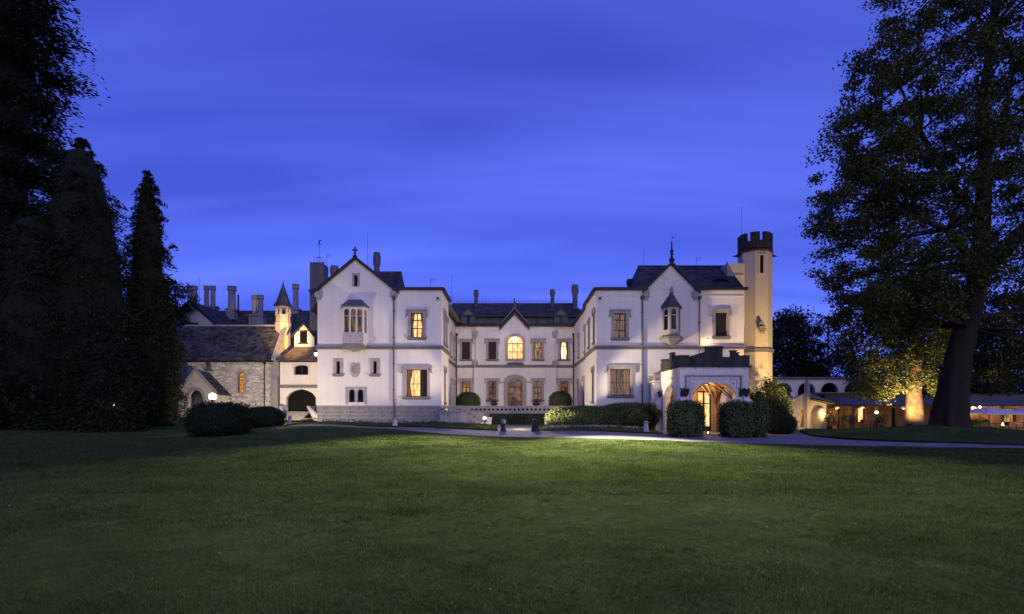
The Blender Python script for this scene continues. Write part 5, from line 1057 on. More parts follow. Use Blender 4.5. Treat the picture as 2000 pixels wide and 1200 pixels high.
# ------------------------------------------------------------------ clipped bushes and hedges
def lump(d, s, k=3.1): return np.sin(d[:, 0] * k + s) * np.sin(d[:, 1] * k * 1.3 + 2 * s) + .6 * np.sin(d[:, 2] * k * 2.1 + s * 3) * np.sin(d[:, 0] * k * 2.4)
def bush(name, c, dims, label, cat='bush', p=2.0, n=9000, leaf=.06, mat='leaf_hedge', lumpy=.04, group=None, rotz=0.0, shag=.06, stem=True):
    """topiary body: a rounded block of small leaves over a dark twiggy core, with a stem in the ground"""
    t = thing(name, c, label, cat, group); dims = np.array(dims, float); c = np.array(c, float); cz = c + [0, 0, dims[2] * .96]
    R = np.array([[math.cos(rotz), -math.sin(rotz), 0], [math.sin(rotz), math.cos(rotz), 0], [0, 0, 1]])
    def surf(d):
        q = d / (np.abs(d) ** p).sum(1, keepdims=True) ** (1 / p); nn = np.sign(q) * np.abs(q) ** (p - 1) / dims; nn /= np.linalg.norm(nn, axis=1, keepdims=True)
        r = 1 + lumpy * lump(q, c[0]); return q * r[:, None] * dims, nn
    cand = rng.normal(size=(n * 3, 3)); q, nn = surf(cand); 
    w_ = np.linalg.norm(nn * [dims[1] * dims[2], dims[0] * dims[2], dims[0] * dims[1]], axis=1); keep = rng.random(len(q)) < w_ / w_.max(); q, nn = q[keep][:n], nn[keep][:n]
    q = q * (1 - rng.random((len(q), 1)) ** 2 * shag * 1.6) + nn * rng.random((len(q), 1)) ** 3 * shag + nn * (rng.random((len(q), 1)) < .03) * rng.random((len(q), 1)) * .16
    P = q @ R.T + cz; nn = nn @ R.T
    P[:, 2] = np.maximum(P[:, 2], c[2] - .02)
    np_mesh('foliage', *quads(P, leaf, nn, .55, .75), mat, t)
    k = 18; th, ph_ = np.meshgrid(np.linspace(0, 2 * PI, k, endpoint=False), np.linspace(.02, PI - .02, k)); d = np.stack([np.sin(ph_) * np.cos(th), np.sin(ph_) * np.sin(th), np.cos(ph_)], -1).reshape(-1, 3)
    q, _ = surf(d); i = np.arange(k * k).reshape(k, k); f = np.stack([i[:-1], np.roll(i, -1, 1)[:-1], np.roll(i, -1, 1)[1:], i[1:]], -1).reshape(-1, 4)
    np_mesh('dark_core', (q * .94) @ R.T + cz, f, 'hedge_core', t, True)
    if stem: m_ = MB(); m_.tube((c[0], c[1], c[2] - .15), (c[0], c[1], c[2] + .4), .09, .06, 6); m_.build('stem', 'bark', t)
    return t
def gb(px, py, D): return (U(px, D), D, H(U(px, D), D) - .03)
bush('rounded_bush', gb(430, 852, 35), (1.84, 1.6, 1.06), 'big dark rounded bush on the lawn with a lamp behind its top', p=2.5, n=15000, leaf=.11, mat='leaf_box', lumpy=.10, shag=.16)
bush('rounded_bush', gb(514, 838, 44), (1.65, 1.5, .88), 'low dark dome bush on the lawn near the arch steps', p=2.6, n=10000, leaf=.10, mat='leaf_box', lumpy=.05, shag=.10)
bush('topiary_cube', gb(1338, 855, 35.4), (1.05, .95, 1.18), 'clipped cube hedge in front of the porch beside the courtyard hedge', 'hedge', p=5.0, n=8000, leaf=.105, lumpy=.05, shag=.13)
bush('topiary_cube', gb(1437, 856, 35.2), (.92, .9, 1.17), 'clipped cube hedge touching the porch entrance next to the loose shrubs', 'hedge', p=5.0, n=7500, leaf=.105, lumpy=.05, shag=.13)
bush('topiary_cube', gb(1476, 856, 35.6), (.62, .85, 1.14), 'narrow ragged clipped hedge joined to the cube by the porch', 'hedge', p=3.0, n=5500, leaf=.12, mat='leaf_hedge', lumpy=.08, shag=.18)
bush('low_hedge', gb(1519, 845, 39), (1.0, 1.5, .70), 'low rounded dark hedge under the loose green shrubs', 'hedge', p=3, n=8000, leaf=.065, mat='leaf_box')
bush('long_hedge', (U(1137, 41), 41.0, .42), (2.75, .95, .86), 'long clipped hedge with rounded bright end beside the court path', 'hedge', p=2.5, n=14000, leaf=.085, lumpy=.06, shag=.09)
bush('long_hedge', (U(1225, 41), 41.2, .36), (2.5, .9, 1.04), 'wavy clipped hedge under the large right hand ground floor window', 'hedge', p=2.4, n=12000, leaf=.085, lumpy=.11, shag=.09)
bush('ball_bush', (U(1205, 42.6), 42.6, .4), (.85, .6, 1.02), 'small dome bush rising behind the wavy hedge below a window', p=2.2, n=5000, leaf=.06, mat='leaf_box')
bush('ball_bush', (U(914.5, 52), 52, TZ), (1.16, 1.1, 1.02), 'dark clipped dome bush on the terrace before a lit window', p=2.3, n=8000, leaf=.06, mat='leaf_box', lumpy=.02, shag=.03)
bush('ball_bush', (U(1094.5, 52), 52, TZ), (1.10, 1.05, 1.06), 'dark clipped dome bush on the terrace by the brightest window', p=2.3, n=8000, leaf=.06, mat='leaf_box', lumpy=.02, shag=.03)
bush('dark_backing', (AX + .05, 44.72, TZ), (3.6, .16, .235), 'low dark leafy strip added behind the centre of the balustrade to darken its holes', 'hedge', p=6, n=7000, leaf=.05, mat='leaf_box', lumpy=.02, shag=.03)  # strip added so the pierced holes read dark against the lit court
def loose(name, c, dims, label, n=2600, leaf=.16, mat='leaf_shrub', clumps=28, stems=7):
    t = thing(name, c, label, 'shrub'); c = np.array(c); m_ = MB(); P = []
    for k in range(clumps):
        d = rng.normal(size=3); d /= np.linalg.norm(d); rr = rng.random() ** .4; cc = c + [0, 0, dims[2]] + d * rr * np.array(dims); P.append(cc + rng.normal(size=(n // clumps, 3)) * np.array(dims) * .17)
        if k < stems: m_.tube((c[0], c[1], c[2] - .1), tuple(cc), .035, .012, 5)
    P = np.concatenate(P); P = P[P[:, 2] > c[2] + .05]; np_mesh('foliage', *quads(P, leaf, np.tile([0, -.3, 1.0], (len(P), 1)), .8, .5), mat, t); m_.build('stems', 'bark', t); return t
loose('loose_shrub', gb(1498, 840, 42.5), (1.55, 1.3, 1.9), 'tall loose leafy shrub growing against the foot of the yellow tower', 15000, .16, clumps=80)
loose('loose_shrub', gb(1515, 842, 40.5), (1.35, 1.0, 1.35), 'bright green leafy shrub between the ragged hedge and the drive', 11000, .14, clumps=60)
loose('loose_shrub', (U(1268, 40.6), 40.6, .2), (.55, .6, 1.05), 'dark upright shrub at the left corner of the porch', 2600, .11, 'leaf_dark', 30)

# ------------------------------------------------------------------ flower beds
def bed(pts, label, n, wid=.22, hgt=.16):
    t = thing('flower_bed', (*pts[0][:2], H(*pts[0][:2])), label, 'flower bed'); P, Q = [], []
    pts = [Vector(p) for p in pts]; ls = [(b_ - a).length for a, b_ in zip(pts[:-1], pts[1:])]; tot = sum(ls)
    for _ in range(n):
        s_ = random.random() * tot
        for a, b_, l_ in zip(pts[:-1], pts[1:], ls):
            if s_ <= l_: p = a.lerp(b_, s_ / l_); break
            s_ -= l_
        p = (p[0] + random.gauss(0, wid * .4), p[1] + random.gauss(0, wid * .4)); P.append(p)
    P = np.array(P); z = Hn(P[:, 0], P[:, 1]) + .10; X = np.column_stack([P, z + rng.random(len(P)) * hgt]); o = np_mesh('leaves', *quads(X, .075), 'leaf_hedge', t); tag(o, kind='stuff')
    k = rng.random(len(X)) < (.25 + .3 * (np.sin(X[:, 0] * 2.3) > -.2)); Y = X[k] + [0, 0, .03]; o = np_mesh('petals', *quads(Y, .075, np.tile([0, -.6, 1.], (len(Y), 1)), .5, .9), 'petal', t); tag(o, kind='stuff')
bed([(-15.6, 43.1), (-6, 42.7), (-5.6, 42.2), (-2.3, 42.1)], 'row of small white flowers along the foot of the left wing plinth', 2600)
bed([(2.2, 40.0), (6, 39.9), (9.9, 40.1)], 'row of white flowers along the foot of the clipped court hedges', 1500)
bed([(-21, 53.2), (-16, 52.9)], 'sparse white flowers beside the arch steps', 500)

# ------------------------------------------------------------------ stone posts
def bollard(px, D, h_, label, r_=.16):
    c = gb(px, 0, D); t = thing('stone_bollard', c, label, 'bollard'); m_ = MB(); m_.lathe((c[0], c[1], c[2] - .05), [(r_ * 1.5, 0), (r_ * 1.5, .12), (r_ * 1.25, .16), (r_ * .85, h_ * .78), (r_ * .85, h_ * .8)], 8); m_.build('shaft', 'stucco_cool', t)
    m_ = MB(); m_.lathe((c[0], c[1], c[2] - .05), [(r_ * 1.25, h_ * .8), (r_ * 1.3, h_ * .9), (r_ * .6, h_ * .96), (r_ * .3, h_ + .02)], 8); m_.build('cap', 'trim_stone', t)
bollard(771.5, 40.8, .78, 'small tapered stone bollard on the verge below the left wing drainpipe'); bollard(566, 46.5, .85, 'tapered stone bollard on the lawn by the arch steps'); bollard(1262, 38.6, .92, 'stone bollard at the end of the hedge near the porch')
for px, lab, kind in ((983, 'worn stone post with rounded head on the left of the court path', 0), (1045, 'weathered seated stone lion on a pedestal right of the court path', 1)):
    D_ = 38.9; c = gb(px, 0, D_); t = thing('stone_guardian', c, lab, 'statue'); x, y, z = c; z += .05
    if kind == 0:
        m_ = MB(); m_.box(x - .19, x + .19, y - .19, y + .19, z - .15, z + .12); m_.lathe((x, y, z + .1), [(.20, 0), (.17, .1), (.16, .3), (.2, .36), (.2, .42)], 8); m_.build('pedestal', 'dark_stone', t)
        m_ = MB(); m_.ball((x, y, z + .66), .19, 10, 7, .9); m_.ball((x - .06, y - .05, z + .78), .10, 8, 5); m_.ball((x + .08, y, z + .76), .09, 8, 5); m_.build('carved_head', 'terrace_stone', t, True)
    else:
        m_ = MB(); m_.box(x - .27, x + .27, y - .3, y + .3, z - .15, z + .16); m_.box(x - .23, x + .23, y - .26, y + .26, z + .16, z + .3); m_.build('pedestal', 'dark_stone', t)
        m_ = MB(); m_.lathe((x + .05, y + .03, z + .28), [(.2, 0), (.23, .12), (.17, .32), (.11, .42)], 10); m_.ball((x - .05, y - .05, z + .74), .13, 10, 7, 1.1); m_.ball((x - .13, y - .1, z + .69), .07, 8, 5); m_.ball((x - .0, y - .02, z + .66), .15, 10, 6)
        for e in (-.08, .08): m_.tube((x - .1 + e, y - .12 + abs(e) * .2, z + .55), (x - .12 + e, y - .16, z + .3), .06, .05, 6)
        m_.path([(x + .2, y + .1, z + .35), (x + .3, y + .1, z + .45), (x + .27, y + .1, z + .62)], .03, 5); m_.build('lion', 'dark_stone', t, True)
for px, lab in ((965, 'dark bowl planter below the window left of the garden door'), (1047, 'dark bowl planter below the window right of the garden door')):
    D_ = 58.5; c = (U(px, D_), D_, TZ); t = thing('bowl_planter', c, lab, 'planter'); m_ = MB(); m_.lathe(c, [(.2, 0), (.12, .1), (.12, .6), (.42, .95), (.45, 1.05), (.38, 1.05)], 10); m_.build('bowl', 'dark_stone', t); P = rng.normal(size=(260, 3)) * [.2, .2, .12] + [c[0], c[1], c[2] + 1.18]; np_mesh('plants', *quads(P, .1), 'leaf_dark', t)

# ------------------------------------------------------------------ trees
def crown_mesh(name, P, leaf, mat, t, aspect=.62, up=.5): 
    return np_mesh(name, *quads(P, leaf, np.tile([0, 0, up], (len(P), 1)), 1.0, aspect), mat, t)
def trunk(m_, pts, radii, n=10, wob=.0, ridge=0.0):
    """tapered continuous tube through pts"""
    pts = [Vector(p) for p in pts]; rings = []
    for i, (p, r_) in enumerate(zip(pts, radii)):
        d = (pts[min(i + 1, len(pts) - 1)] - pts[max(i - 1, 0)]).normalized(); a = d.cross(Vector((0, 1, 0.001))).normalized(); b_ = d.cross(a)
        rings.append([p + (a * math.cos(2 * PI * k / n) + b_ * math.sin(2 * PI * k / n)) * r_ * (1 + wob * math.sin(k * 2.7 + i * .6) * .5 + wob * math.sin(k * 1.9) + ridge * math.sin(k * 2.45 + .35 * i) * math.sin(k * 1.07 + .9)) for k in range(n)])
    m_.add([v for r_ in rings for v in r_], [(i * n + k, i * n + (k + 1) % n, (i + 1) * n + (k + 1) % n, (i + 1) * n + k) for i in range(len(rings) - 1) for k in range(n)])
def refine(pts, rr, k=4):
    P, Q = [], []
    for i in range(len(pts) - 1):
        for j in range(k): f = j / k; P.append(tuple(Vector(pts[i]).lerp(Vector(pts[i + 1]), f) + Vector((random.uniform(-.05, .05), 0, 0)))); Q.append((rr[i] + (rr[i + 1] - rr[i]) * f) * random.uniform(.96, 1.05))
    return P + [pts[-1]], Q + [rr[-1]]
def pip(x, y, poly): return inside_np(np.asarray(x), np.asarray(y), poly)
def spread_tree(name, label, base, outline, D, depth, ncl, per, leaf, mat, trunkpts, radii, cl_r=.95, dens=None, bark='bark', limbs=60, cat='tree', limb_from=None, core=0):
    """outline: crown silhouette in the vertical plane through the trunk, metres (x, z)"""
    t = thing(name, base, label, cat); xs_ = [p[0] for p in outline]; zs_ = [p[1] for p in outline]; C = []
    cx_ = (min(xs_) + max(xs_)) / 2; hw_ = (max(xs_) - min(xs_)) / 2; czm, hz_ = (min(zs_) + max(zs_)) / 2, (max(zs_) - min(zs_)) / 2
    while len(C) < ncl:
        x = rng.uniform(min(xs_), max(xs_), 4000); z = rng.uniform(min(zs_), max(zs_), 4000); ok = pip(x, z, outline)
        if dens is not None: ok &= rng.random(4000) < dens(x, z)
        x, z = x[ok], z[ok]; e = np.sqrt(np.clip(1 - ((x - cx_) / hw_) ** 2 * .8, .08, 1)); y = D + rng.uniform(-1, 1, len(x)) * depth * e
        C += list(np.stack([x, y, z], 1))
    C = np.array(C[:ncl]); P = []
    r_ = cl_r * rng.uniform(.55, 1.25, (ncl, 1, 1)); d = np.clip(rng.normal(size=(ncl, per, 3)), -1.7, 1.7) * [1, 1, .62]; P = (C[:, None] + d * r_ * .52).reshape(-1, 3)
    crown_mesh('crown', P, leaf, mat, t); m_ = MB()
    for pts, rr in zip(trunkpts, radii): (trunk(m_, *refine(pts, rr), 30, .05, .13) if rr[0] > 1 else trunk(m_, pts, rr, 12, .10))
    allp = [Vector(p) for pts in trunkpts for p in pts[(1 if pts is trunkpts[0] else 0):]]; allp = [p for p in allp if p.z > base[2] + (limb_from or 3)]
    for k in range(limbs):
        c = Vector(C[k * (ncl // limbs)]); s_ = min(allp, key=lambda p: (p - c).length + max(0, p.z - c.z) * 1.2); mid = s_.lerp(c, .5) + Vector((random.uniform(-.4, .4), random.uniform(-.4, .4), random.uniform(.0, .5))); l_ = (c - s_).length
        trunk(m_, [s_, mid, c], [.035 + .016 * l_, .03 + .008 * l_, .02], 6)
    m_.build('trunk', bark, t, True); return t
DG = 34.0
def g2(px, py, D=DG): return (U(px, D), ZP(py, D))
outl = [g2(*p) for p in ((1775, -330), (1762, -150), (1757, 0), (1738, 50), (1702, 90), (1684, 135), (1692, 168), (1655, 212), (1612, 236), (1602, 290), (1640, 300), (1662, 322), (1640, 352), (1612, 385), (1606, 418), (1618, 452), (1645, 482), (1655, 512), (1638, 545), (1648, 590), (1668, 620), (1668, 650), (1720, 668), (1800, 640), (1835, 600), (1870, 560), (1920, 660), (1930, 780), (2000, 770), (2120, 700), (2260, 560), (2330, 300), (2280, 0), (2150, -250), (1980, -400))]
def dens(x, z):
    px = x / DG * F_PX + CX; py = HY - (z - EYE) / DG * F_PX; d = np.where(px < 1860, .95, .42); d = np.where((px < 1870) & (py > 250) & (py < 620), 1.0, d); d = np.where((px > 1885) & (py > 470) & (py < 650), .22, d); d = np.where((py < 260), .42, d); d = np.where((px > 1820) & (px < 1900) & (py > 100) & (py < 480), .40, d); d = np.where((py < 250) & (px < 1720), .8, d); return d
def g3(px, py, dy=0): return (U(px, DG), DG + dy, ZP(py, DG))
TR = [[g3(1856, 846), g3(1857, 820), g3(1860, 770), g3(1871, 700), g3(1890, 630), g3(1904, 575), g3(1914, 520)], [g3(1913, 530), g3(1918, 440), g3(1924, 330), g3(1920, 200), g3(1940, 60), g3(1945, -120)], [g3(1911, 540), g3(1952, 478, -1), g3(2005, 410, -2), g3(2080, 320, -3), g3(2160, 200, -3)], [g3(1907, 560), g3(1865, 508, -1), g3(1800, 470, -2), g3(1730, 440, -2)], [g3(1888, 640), g3(1940, 618, 1), g3(2020, 600, 2), g3(2120, 585, 3)], [g3(1915, 430), g3(1870, 330, 1), g3(1820, 240, 1), g3(1780, 150, 1)], [g3(1922, 320), g3(1985, 220, 1), g3(2040, 90, 2)]]
RR = [[1.22, .94, .76, .66, .57, .52, .48], [.50, .42, .36, .28, .18, .08], [.48, .42, .34, .22, .10], [.32, .26, .18, .08], [.30, .24, .16, .08], [.28, .2, .14, .06], [.26, .18, .08]]
spread_tree('great_plane_tree', 'huge old broadleaf tree with massive dark trunk on the grass island', (U(1858, DG), DG, H(U(1858, DG), DG)), outl, DG, 5.5, 1150, 165, .205, 'leaf_tree', TR, RR, .88, dens, limbs=230, limb_from=6)
# floodlit tree
D2_ = 41.0; o2 = [g2(px, py, D2_) for px, py in ((1790, 520), (1730, 545), (1690, 600), (1672, 660), (1690, 720), (1668, 770), (1720, 785), (1772, 762), (1790, 700), (1800, 762), (1838, 770), (1850, 700), (1850, 600), (1830, 540))]
spread_tree('lit_tree', 'smaller tree with pale trunk lit warmly from the ground beside the dark great trunk', (U(1787, D2_), D2_, H(U(1787, D2_), D2_)), o2, D2_, 2.8, 230, 95, .20, 'leaf_shrub', [[(U(1789, D2_), D2_, -.1), (U(1787, D2_), D2_, 1.0), (U(1785, D2_), D2_, 3.2), (U(1788, D2_), D2_, 5.5), (U(1784, D2_), D2_, 9), (U(1786, D2_), D2_, 12)]], [[.72, .62, .48, .40, .3, .12]], .8, bark='bark_pale', limbs=26, limb_from=2)

def conifer(name, label, base, prof, n, size=.6, mat='leaf_conifer', core=.62, gap=.0, tiers=0, droop=.55, cat='conifer'):
    """prof: (height, radius) pairs; drooping sprays over the outer shell"""
    t = thing(name, base, label, cat); hs = np.array([p[0] for p in prof]); rs = np.array([p[1] for p in prof]); per = 60; M_ = n // per
    z = rng.uniform(0, 1, M_ * 4) * hs[-1]; r_ = np.interp(z, hs, rs); k = rng.random(M_ * 4) < r_ / rs.max() + .10; z, r_ = z[k][:M_], r_[k][:M_]; M_ = len(z); a = rng.uniform(0, 2 * PI, M_)
    if tiers: z = (np.round(z / tiers + .35 * np.sin(a * 2)) + rng.normal(size=M_) * .13) * tiers; z = np.clip(z, .3, hs[-1] * .985); r_ = np.interp(z, hs, rs)
    o_ = np.stack([np.cos(a), np.sin(a), np.zeros(M_)], 1); rr = r_ * np.where(rng.random(M_) < .25, rng.uniform(.3, .6, M_), rng.uniform(.52, .92, M_)) * (1 + .20 * np.sin(z * .95 + 2.1 * np.sin(a * 2 + base[0])) * np.sin(a * 3 + z * .6 + base[0])) * np.where(rng.random(M_) < .13, rng.uniform(1.1, 1.32, M_), 1.0)
    C = np.array(base) + o_ * rr[:, None]; C[:, 2] += z; bl = np.clip(.28 * r_ + .24, .3, 1.5) * rng.uniform(.55, 1.6, M_)      # bough half length
    tt = np.clip(rng.normal(size=(M_, per)), -1.5, 1.35); side = np.clip(rng.normal(size=(M_, per)), -1.5, 1.5); up_ = rng.normal(size=(M_, per)); sd = np.stack([-o_[:, 1], o_[:, 0], o_[:, 2]], 1)
    P = C[:, None] + o_[:, None] * (tt * bl[:, None] * .5)[..., None] + sd[:, None] * (side * bl[:, None] * .42)[..., None]; P[..., 2] += up_ * bl[:, None] * .17 - np.abs(tt) * bl[:, None] * droop * .55; P = P.reshape(-1, 3); oo = np.repeat(o_, per, 0); n = len(P)
    P[:, 2] = np.maximum(P[:, 2], base[2] + .05)
    dirs = oo * (1 - droop) + np.array([0, 0, -1]) * droop * rng.uniform(-.4, 1.2, (n, 1)); dirs /= np.linalg.norm(dirs, axis=1, keepdims=True); nn = oo * .6 + [0, 0, .8]
    np_mesh('crown', *quads(P, size * .8, nn, .6, .36, (dirs, .65)), mat, t)
    m_ = MB(); trunk(m_, [(base[0], base[1], base[2] - .2), (base[0], base[1], base[2] + hs[-1] * .4), (base[0], base[1], base[2] + hs[-1] * .93)], [.5, .3, .05], 8); m_.build('trunk', 'bark', t, True)
    if core:
        m_ = MB(); m_.lathe(base, [(max(.02, r0 * core), h_ if h_ < hs[-1] else h_ - .8) for h_, r0 in prof], 14); m_.build('dark_core', 'hedge_core', t, True)  # solid dark core added to block light through the crown
    return t
def cpro(D, base_py, *pts): return [((base_py - py) / F_PX * D, hw / F_PX * D) for py, hw in pts]
def cb(px, D): return (U(px, D), D, H(U(px, D), D) - .1)
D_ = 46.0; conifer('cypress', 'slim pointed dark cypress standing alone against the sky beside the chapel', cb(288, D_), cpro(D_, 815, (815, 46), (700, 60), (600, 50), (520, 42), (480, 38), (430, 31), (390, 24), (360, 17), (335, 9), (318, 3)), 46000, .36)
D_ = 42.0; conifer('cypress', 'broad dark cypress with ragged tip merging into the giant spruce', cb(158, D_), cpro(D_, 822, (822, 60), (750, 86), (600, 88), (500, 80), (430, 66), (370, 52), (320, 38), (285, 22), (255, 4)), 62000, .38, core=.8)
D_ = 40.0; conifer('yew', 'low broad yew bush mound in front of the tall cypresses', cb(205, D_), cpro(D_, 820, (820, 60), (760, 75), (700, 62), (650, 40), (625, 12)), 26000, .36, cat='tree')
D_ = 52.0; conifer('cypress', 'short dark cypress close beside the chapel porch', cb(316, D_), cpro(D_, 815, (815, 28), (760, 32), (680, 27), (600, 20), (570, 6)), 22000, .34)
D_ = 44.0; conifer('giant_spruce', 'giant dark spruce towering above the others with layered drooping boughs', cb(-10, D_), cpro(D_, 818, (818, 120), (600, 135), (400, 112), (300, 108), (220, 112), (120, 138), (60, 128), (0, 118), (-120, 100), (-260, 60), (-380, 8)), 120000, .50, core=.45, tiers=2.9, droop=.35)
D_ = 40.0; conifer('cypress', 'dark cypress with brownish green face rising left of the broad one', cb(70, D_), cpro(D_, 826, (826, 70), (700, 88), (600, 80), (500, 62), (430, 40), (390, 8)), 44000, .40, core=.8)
D_ = 38.0; conifer('yew', 'spreading yew at the dark edge of the lawn under the spruce', cb(-40, D_), cpro(D_, 828, (828, 110), (740, 130), (640, 95), (560, 10)), 9000, .6, cat='tree')
def blob_tree(name, label, px, D, pts, per=70, ncl=120, leaf=.3, mat='leaf_dark', cl=1.3, base_py=None, tr=.35, dp=3.0):
    o_ = [g2(a, b_, D) for a, b_ in pts]; b0 = cb(px, D); top = max(p[1] for p in o_)
    return spread_tree(name, label, b0, o_, D, dp, ncl, per, leaf, mat, [[(b0[0], D, b0[2] - .2), (b0[0] + .1, D, b0[2] + 3), (b0[0] - .1, D, (b0[2] + top) / 2), (b0[0], D, top - 1)]], [[tr, tr * .8, tr * .55, .08]], cl, limbs=14, limb_from=2.5)
blob_tree('woodland_tree', 'small leafy dark tree showing between the cypress and the chapel gable', 343, 70, ((330, 545), (318, 575), (325, 620), (345, 640), (362, 610), (366, 575), (352, 550)), 60, 60, .28, cl=.9)
blob_tree('woodland_tree', 'dense dark rounded tree standing directly right of the tower', 1545, 85, ((1540, 610), (1515, 625), (1498, 680), (1498, 760), (1600, 765), (1606, 700), (1585, 650), (1560, 615)), 110, 150, .4, cl=1.9)
blob_tree('scots_pine', 'airy pine with open crown and thin trunk against the sky', 1618, 82, ((1618, 607), (1590, 622), (1576, 650), (1590, 672), (1602, 700), (1640, 712), (1655, 660), (1650, 625)), 60, 70, .3, cl=1.0, tr=.25)
for px, D, w_, top, lab in ((1665, 95, 75, 672, 'dark tree of the wood above the white arcade'), (1575, 98, 50, 690, 'dark tree filling the gap between the rounded tree and the pine'), (1760, 90, 70, 640, 'dark tree behind the floodlit tree'), (1880, 62, 75, 600, 'dark tree rising behind the great trunk'), (1965, 60, 80, 560, 'dark tree above the cafe parasols'), (2080, 62, 90, 500, 'dark tree at the far end of the cafe terrace')):
    blob_tree('woodland_tree', lab, px, D, ((px, top), (px - w_ * .7, top + 30), (px - w_, top + 90), (px - w_ * .9, 785), (px + w_ * .9, 785), (px + w_, top + 90), (px + w_ * .6, top + 25)), 90, 130, .36, cl=1.8)
for px, D, w_, top, lab in ((-60, 75, 90, 420, 'dark woodland tree deep behind the giant spruce'), (90, 80, 80, 520, 'dark woodland tree filling the background behind the cypresses'), (230, 85, 70, 600, 'dark low woodland tree behind the slim cypress')):
    blob_tree('woodland_tree', lab, px, D, ((px, top), (px - w_ * .7, top + 40), (px - w_, top + 100), (px - w_, 800), (px + w_, 800), (px + w_, top + 100), (px + w_ * .6, top + 30)), 90, 150, .4, cl=2.2)

# ------------------------------------------------------------------ cafe pavilion, arcade, parasols on the right
DCf = 52.0; cf = thing('cafe_pavilion', (U(1700, DCf), DCf, .1), 'low brick cafe pavilion with lean-to roof and glowing doorways', 'building')
FCf = front(DCf); f0, f1 = U(1612, DCf), U(2120, DCf); zt = ZP(772, DCf)
def fx2(px): return U(px, DCf)
def fz2(py): return ZP(py, DCf)
dws = [rect(fx2(1627), fx2(1641), .0, fz2(795)), rect(fx2(1676), fx2(1690), fz2(824), fz2(795)), rect(fx2(1741), fx2(1753), .0, fz2(796)), rect(fx2(1960), fx2(1985), fz2(824), fz2(798))]
mb = MB(); mb.wall(FCf, rect(f0, f1, -.4, zt), dws, .3); mb.box(f0, f1, DCf + .5, DCf + 4, -.4, zt - .01); mb.build('wall', 'brick', cf); mb = MB(); mb.box(f0 - .1, f1 + .1, DCf - .06, DCf + 4.1, zt, zt + .12); mb.build('parapet_cap', 'gutter', cf)
for k, r_ in enumerate(dws):
    m_ = MB(); m_.fbox(FCf, r_[0][0], r_[0][0] + .07, r_[0][1], r_[2][1], -.25, -.1); m_.fbox(FCf, r_[1][0] - .07, r_[1][0], r_[0][1], r_[2][1], -.25, -.1); m_.fbox(FCf, r_[0][0] + .07, r_[1][0] - .07, r_[2][1] - .07, r_[2][1], -.25, -.1); d_ = m_.build('doorway', 'wood_dark', cf); q = MB(); q.fbox(FCf, r_[0][0], r_[1][0], r_[0][1], r_[2][1], -.42, -.4); q.build('interior', ('lit_dim', 'lit_bright', 'dark_room', 'lit_warm')[k], d_)
yv = DCf - 2.6; slates('roof', cf, (f0 - .1, yv, ZP(791, yv)), (f1, yv, ZP(791, yv)), (f0 - .1, DCf + .3, ZP(774, DCf)), (f1, DCf + .3, ZP(774, DCf)), .4, .3, 'lead', .03); gutter(cf, [(f0 - .1, yv - .05, ZP(793.5, yv)), (f1, yv - .05, ZP(793.5, yv))], .1, .06)
for px in (1667, 1712, 1755, 1888, 1958): m_ = MB(); x = U(px, yv); m_.box(x - .14, x + .14, yv - .02, yv + .26, -.3, ZP(792, yv)); m_.build('post', 'bark_pale' if px in (1712, 1888, 1958) else 'brick', cf)
for px in (1634, 1683, 1900, 1765): m_ = MB(); c = (U(px, 51.5), 51.5, ZP(798, 51.5)); m_.lathe((c[0], c[1], c[2]), [(.30, 0), (.22, .12), (.06, .26)], 10); l_ = m_.build('lamp_shade', 'white_fabric', cf); q = MB(); q.ball((c[0], c[1], c[2] + .03), .11, 8, 6); q.build('bulb', 'lamp_small', l_, True)
# ochre end wall and pier of the cafe
ew = thing('ochre_wall', (U(1590, 50), 50, .1), 'ochre rendered wall with tall pier lit at the end of the drive', 'wall'); G = front(50.0)
def ex_(px): return U(px, 50)
def ez2(py): return ZP(py, 50)
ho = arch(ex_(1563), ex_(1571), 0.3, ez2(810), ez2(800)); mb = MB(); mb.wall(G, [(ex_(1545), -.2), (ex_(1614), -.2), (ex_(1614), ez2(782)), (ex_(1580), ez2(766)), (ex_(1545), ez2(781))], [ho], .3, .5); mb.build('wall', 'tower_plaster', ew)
m_ = MB(); m_.fbox(G, ex_(1574), ex_(1580), -.2, ez2(752), -.3, .2); m_.fprism(G, [(ex_(1573.5), ez2(752)), (ex_(1580.5), ez2(752)), (ex_(1577), ez2(742))], -.3, .2); m_.build('pier', 'tower_plaster', ew); mb = MB(); mb.fbox(G, ex_(1560), ex_(1575), 0, ez2(798), -.49, -.45); mb.build('doorway', 'lit_warm', ew)
m_ = MB(); m_.fprism(G, [(ex_(1580), ez2(781)), (ex_(1617), ez2(790)), (ex_(1617), ez2(788.5)), (ex_(1580), ez2(779))], .0, 1.2); m_.build('lean_to_edge', 'slate', ew); m_ = MB(); m_.lathe((ex_(1599), 49.85, .1), [(.5, 0), (.5, ez2(806) - .1), (.35, ez2(798) - .1), (.05, ez2(794) - .1)], 12); m_.build('niche_column', 'tower_plaster', ew, True)
DA = 72.0; ar = thing('arcade', (U(1620, DA), DA, .2), 'long white round arched arcade under a flat roof below the trees', 'arcade'); G = front(DA); arc = [arch(U(c - 17, DA), U(c + 17, DA), .4, ZP(765, DA), ZP(748, DA), n=14) for c in (1529, 1575, 1620, 1666, 1712, 1758)]
mb = MB(); mb.wall(G, rect(U(1500, DA), U(1785, DA), .0, ZP(741, DA)), arc, .5, .6); mb.build('wall', 'stucco', ar); m_ = MB(); m_.box(U(1498, DA), U(1787, DA), DA - .35, DA + 5, ZP(741, DA) + .002, ZP(737, DA)); m_.build('flat_roof', 'lead', ar); m_ = MB(); m_.box(U(1500, DA), U(1785, DA), DA + 4, DA + 4.3, 0, ZP(741, DA)); m_.build('back_wall', 'dark_room', ar)
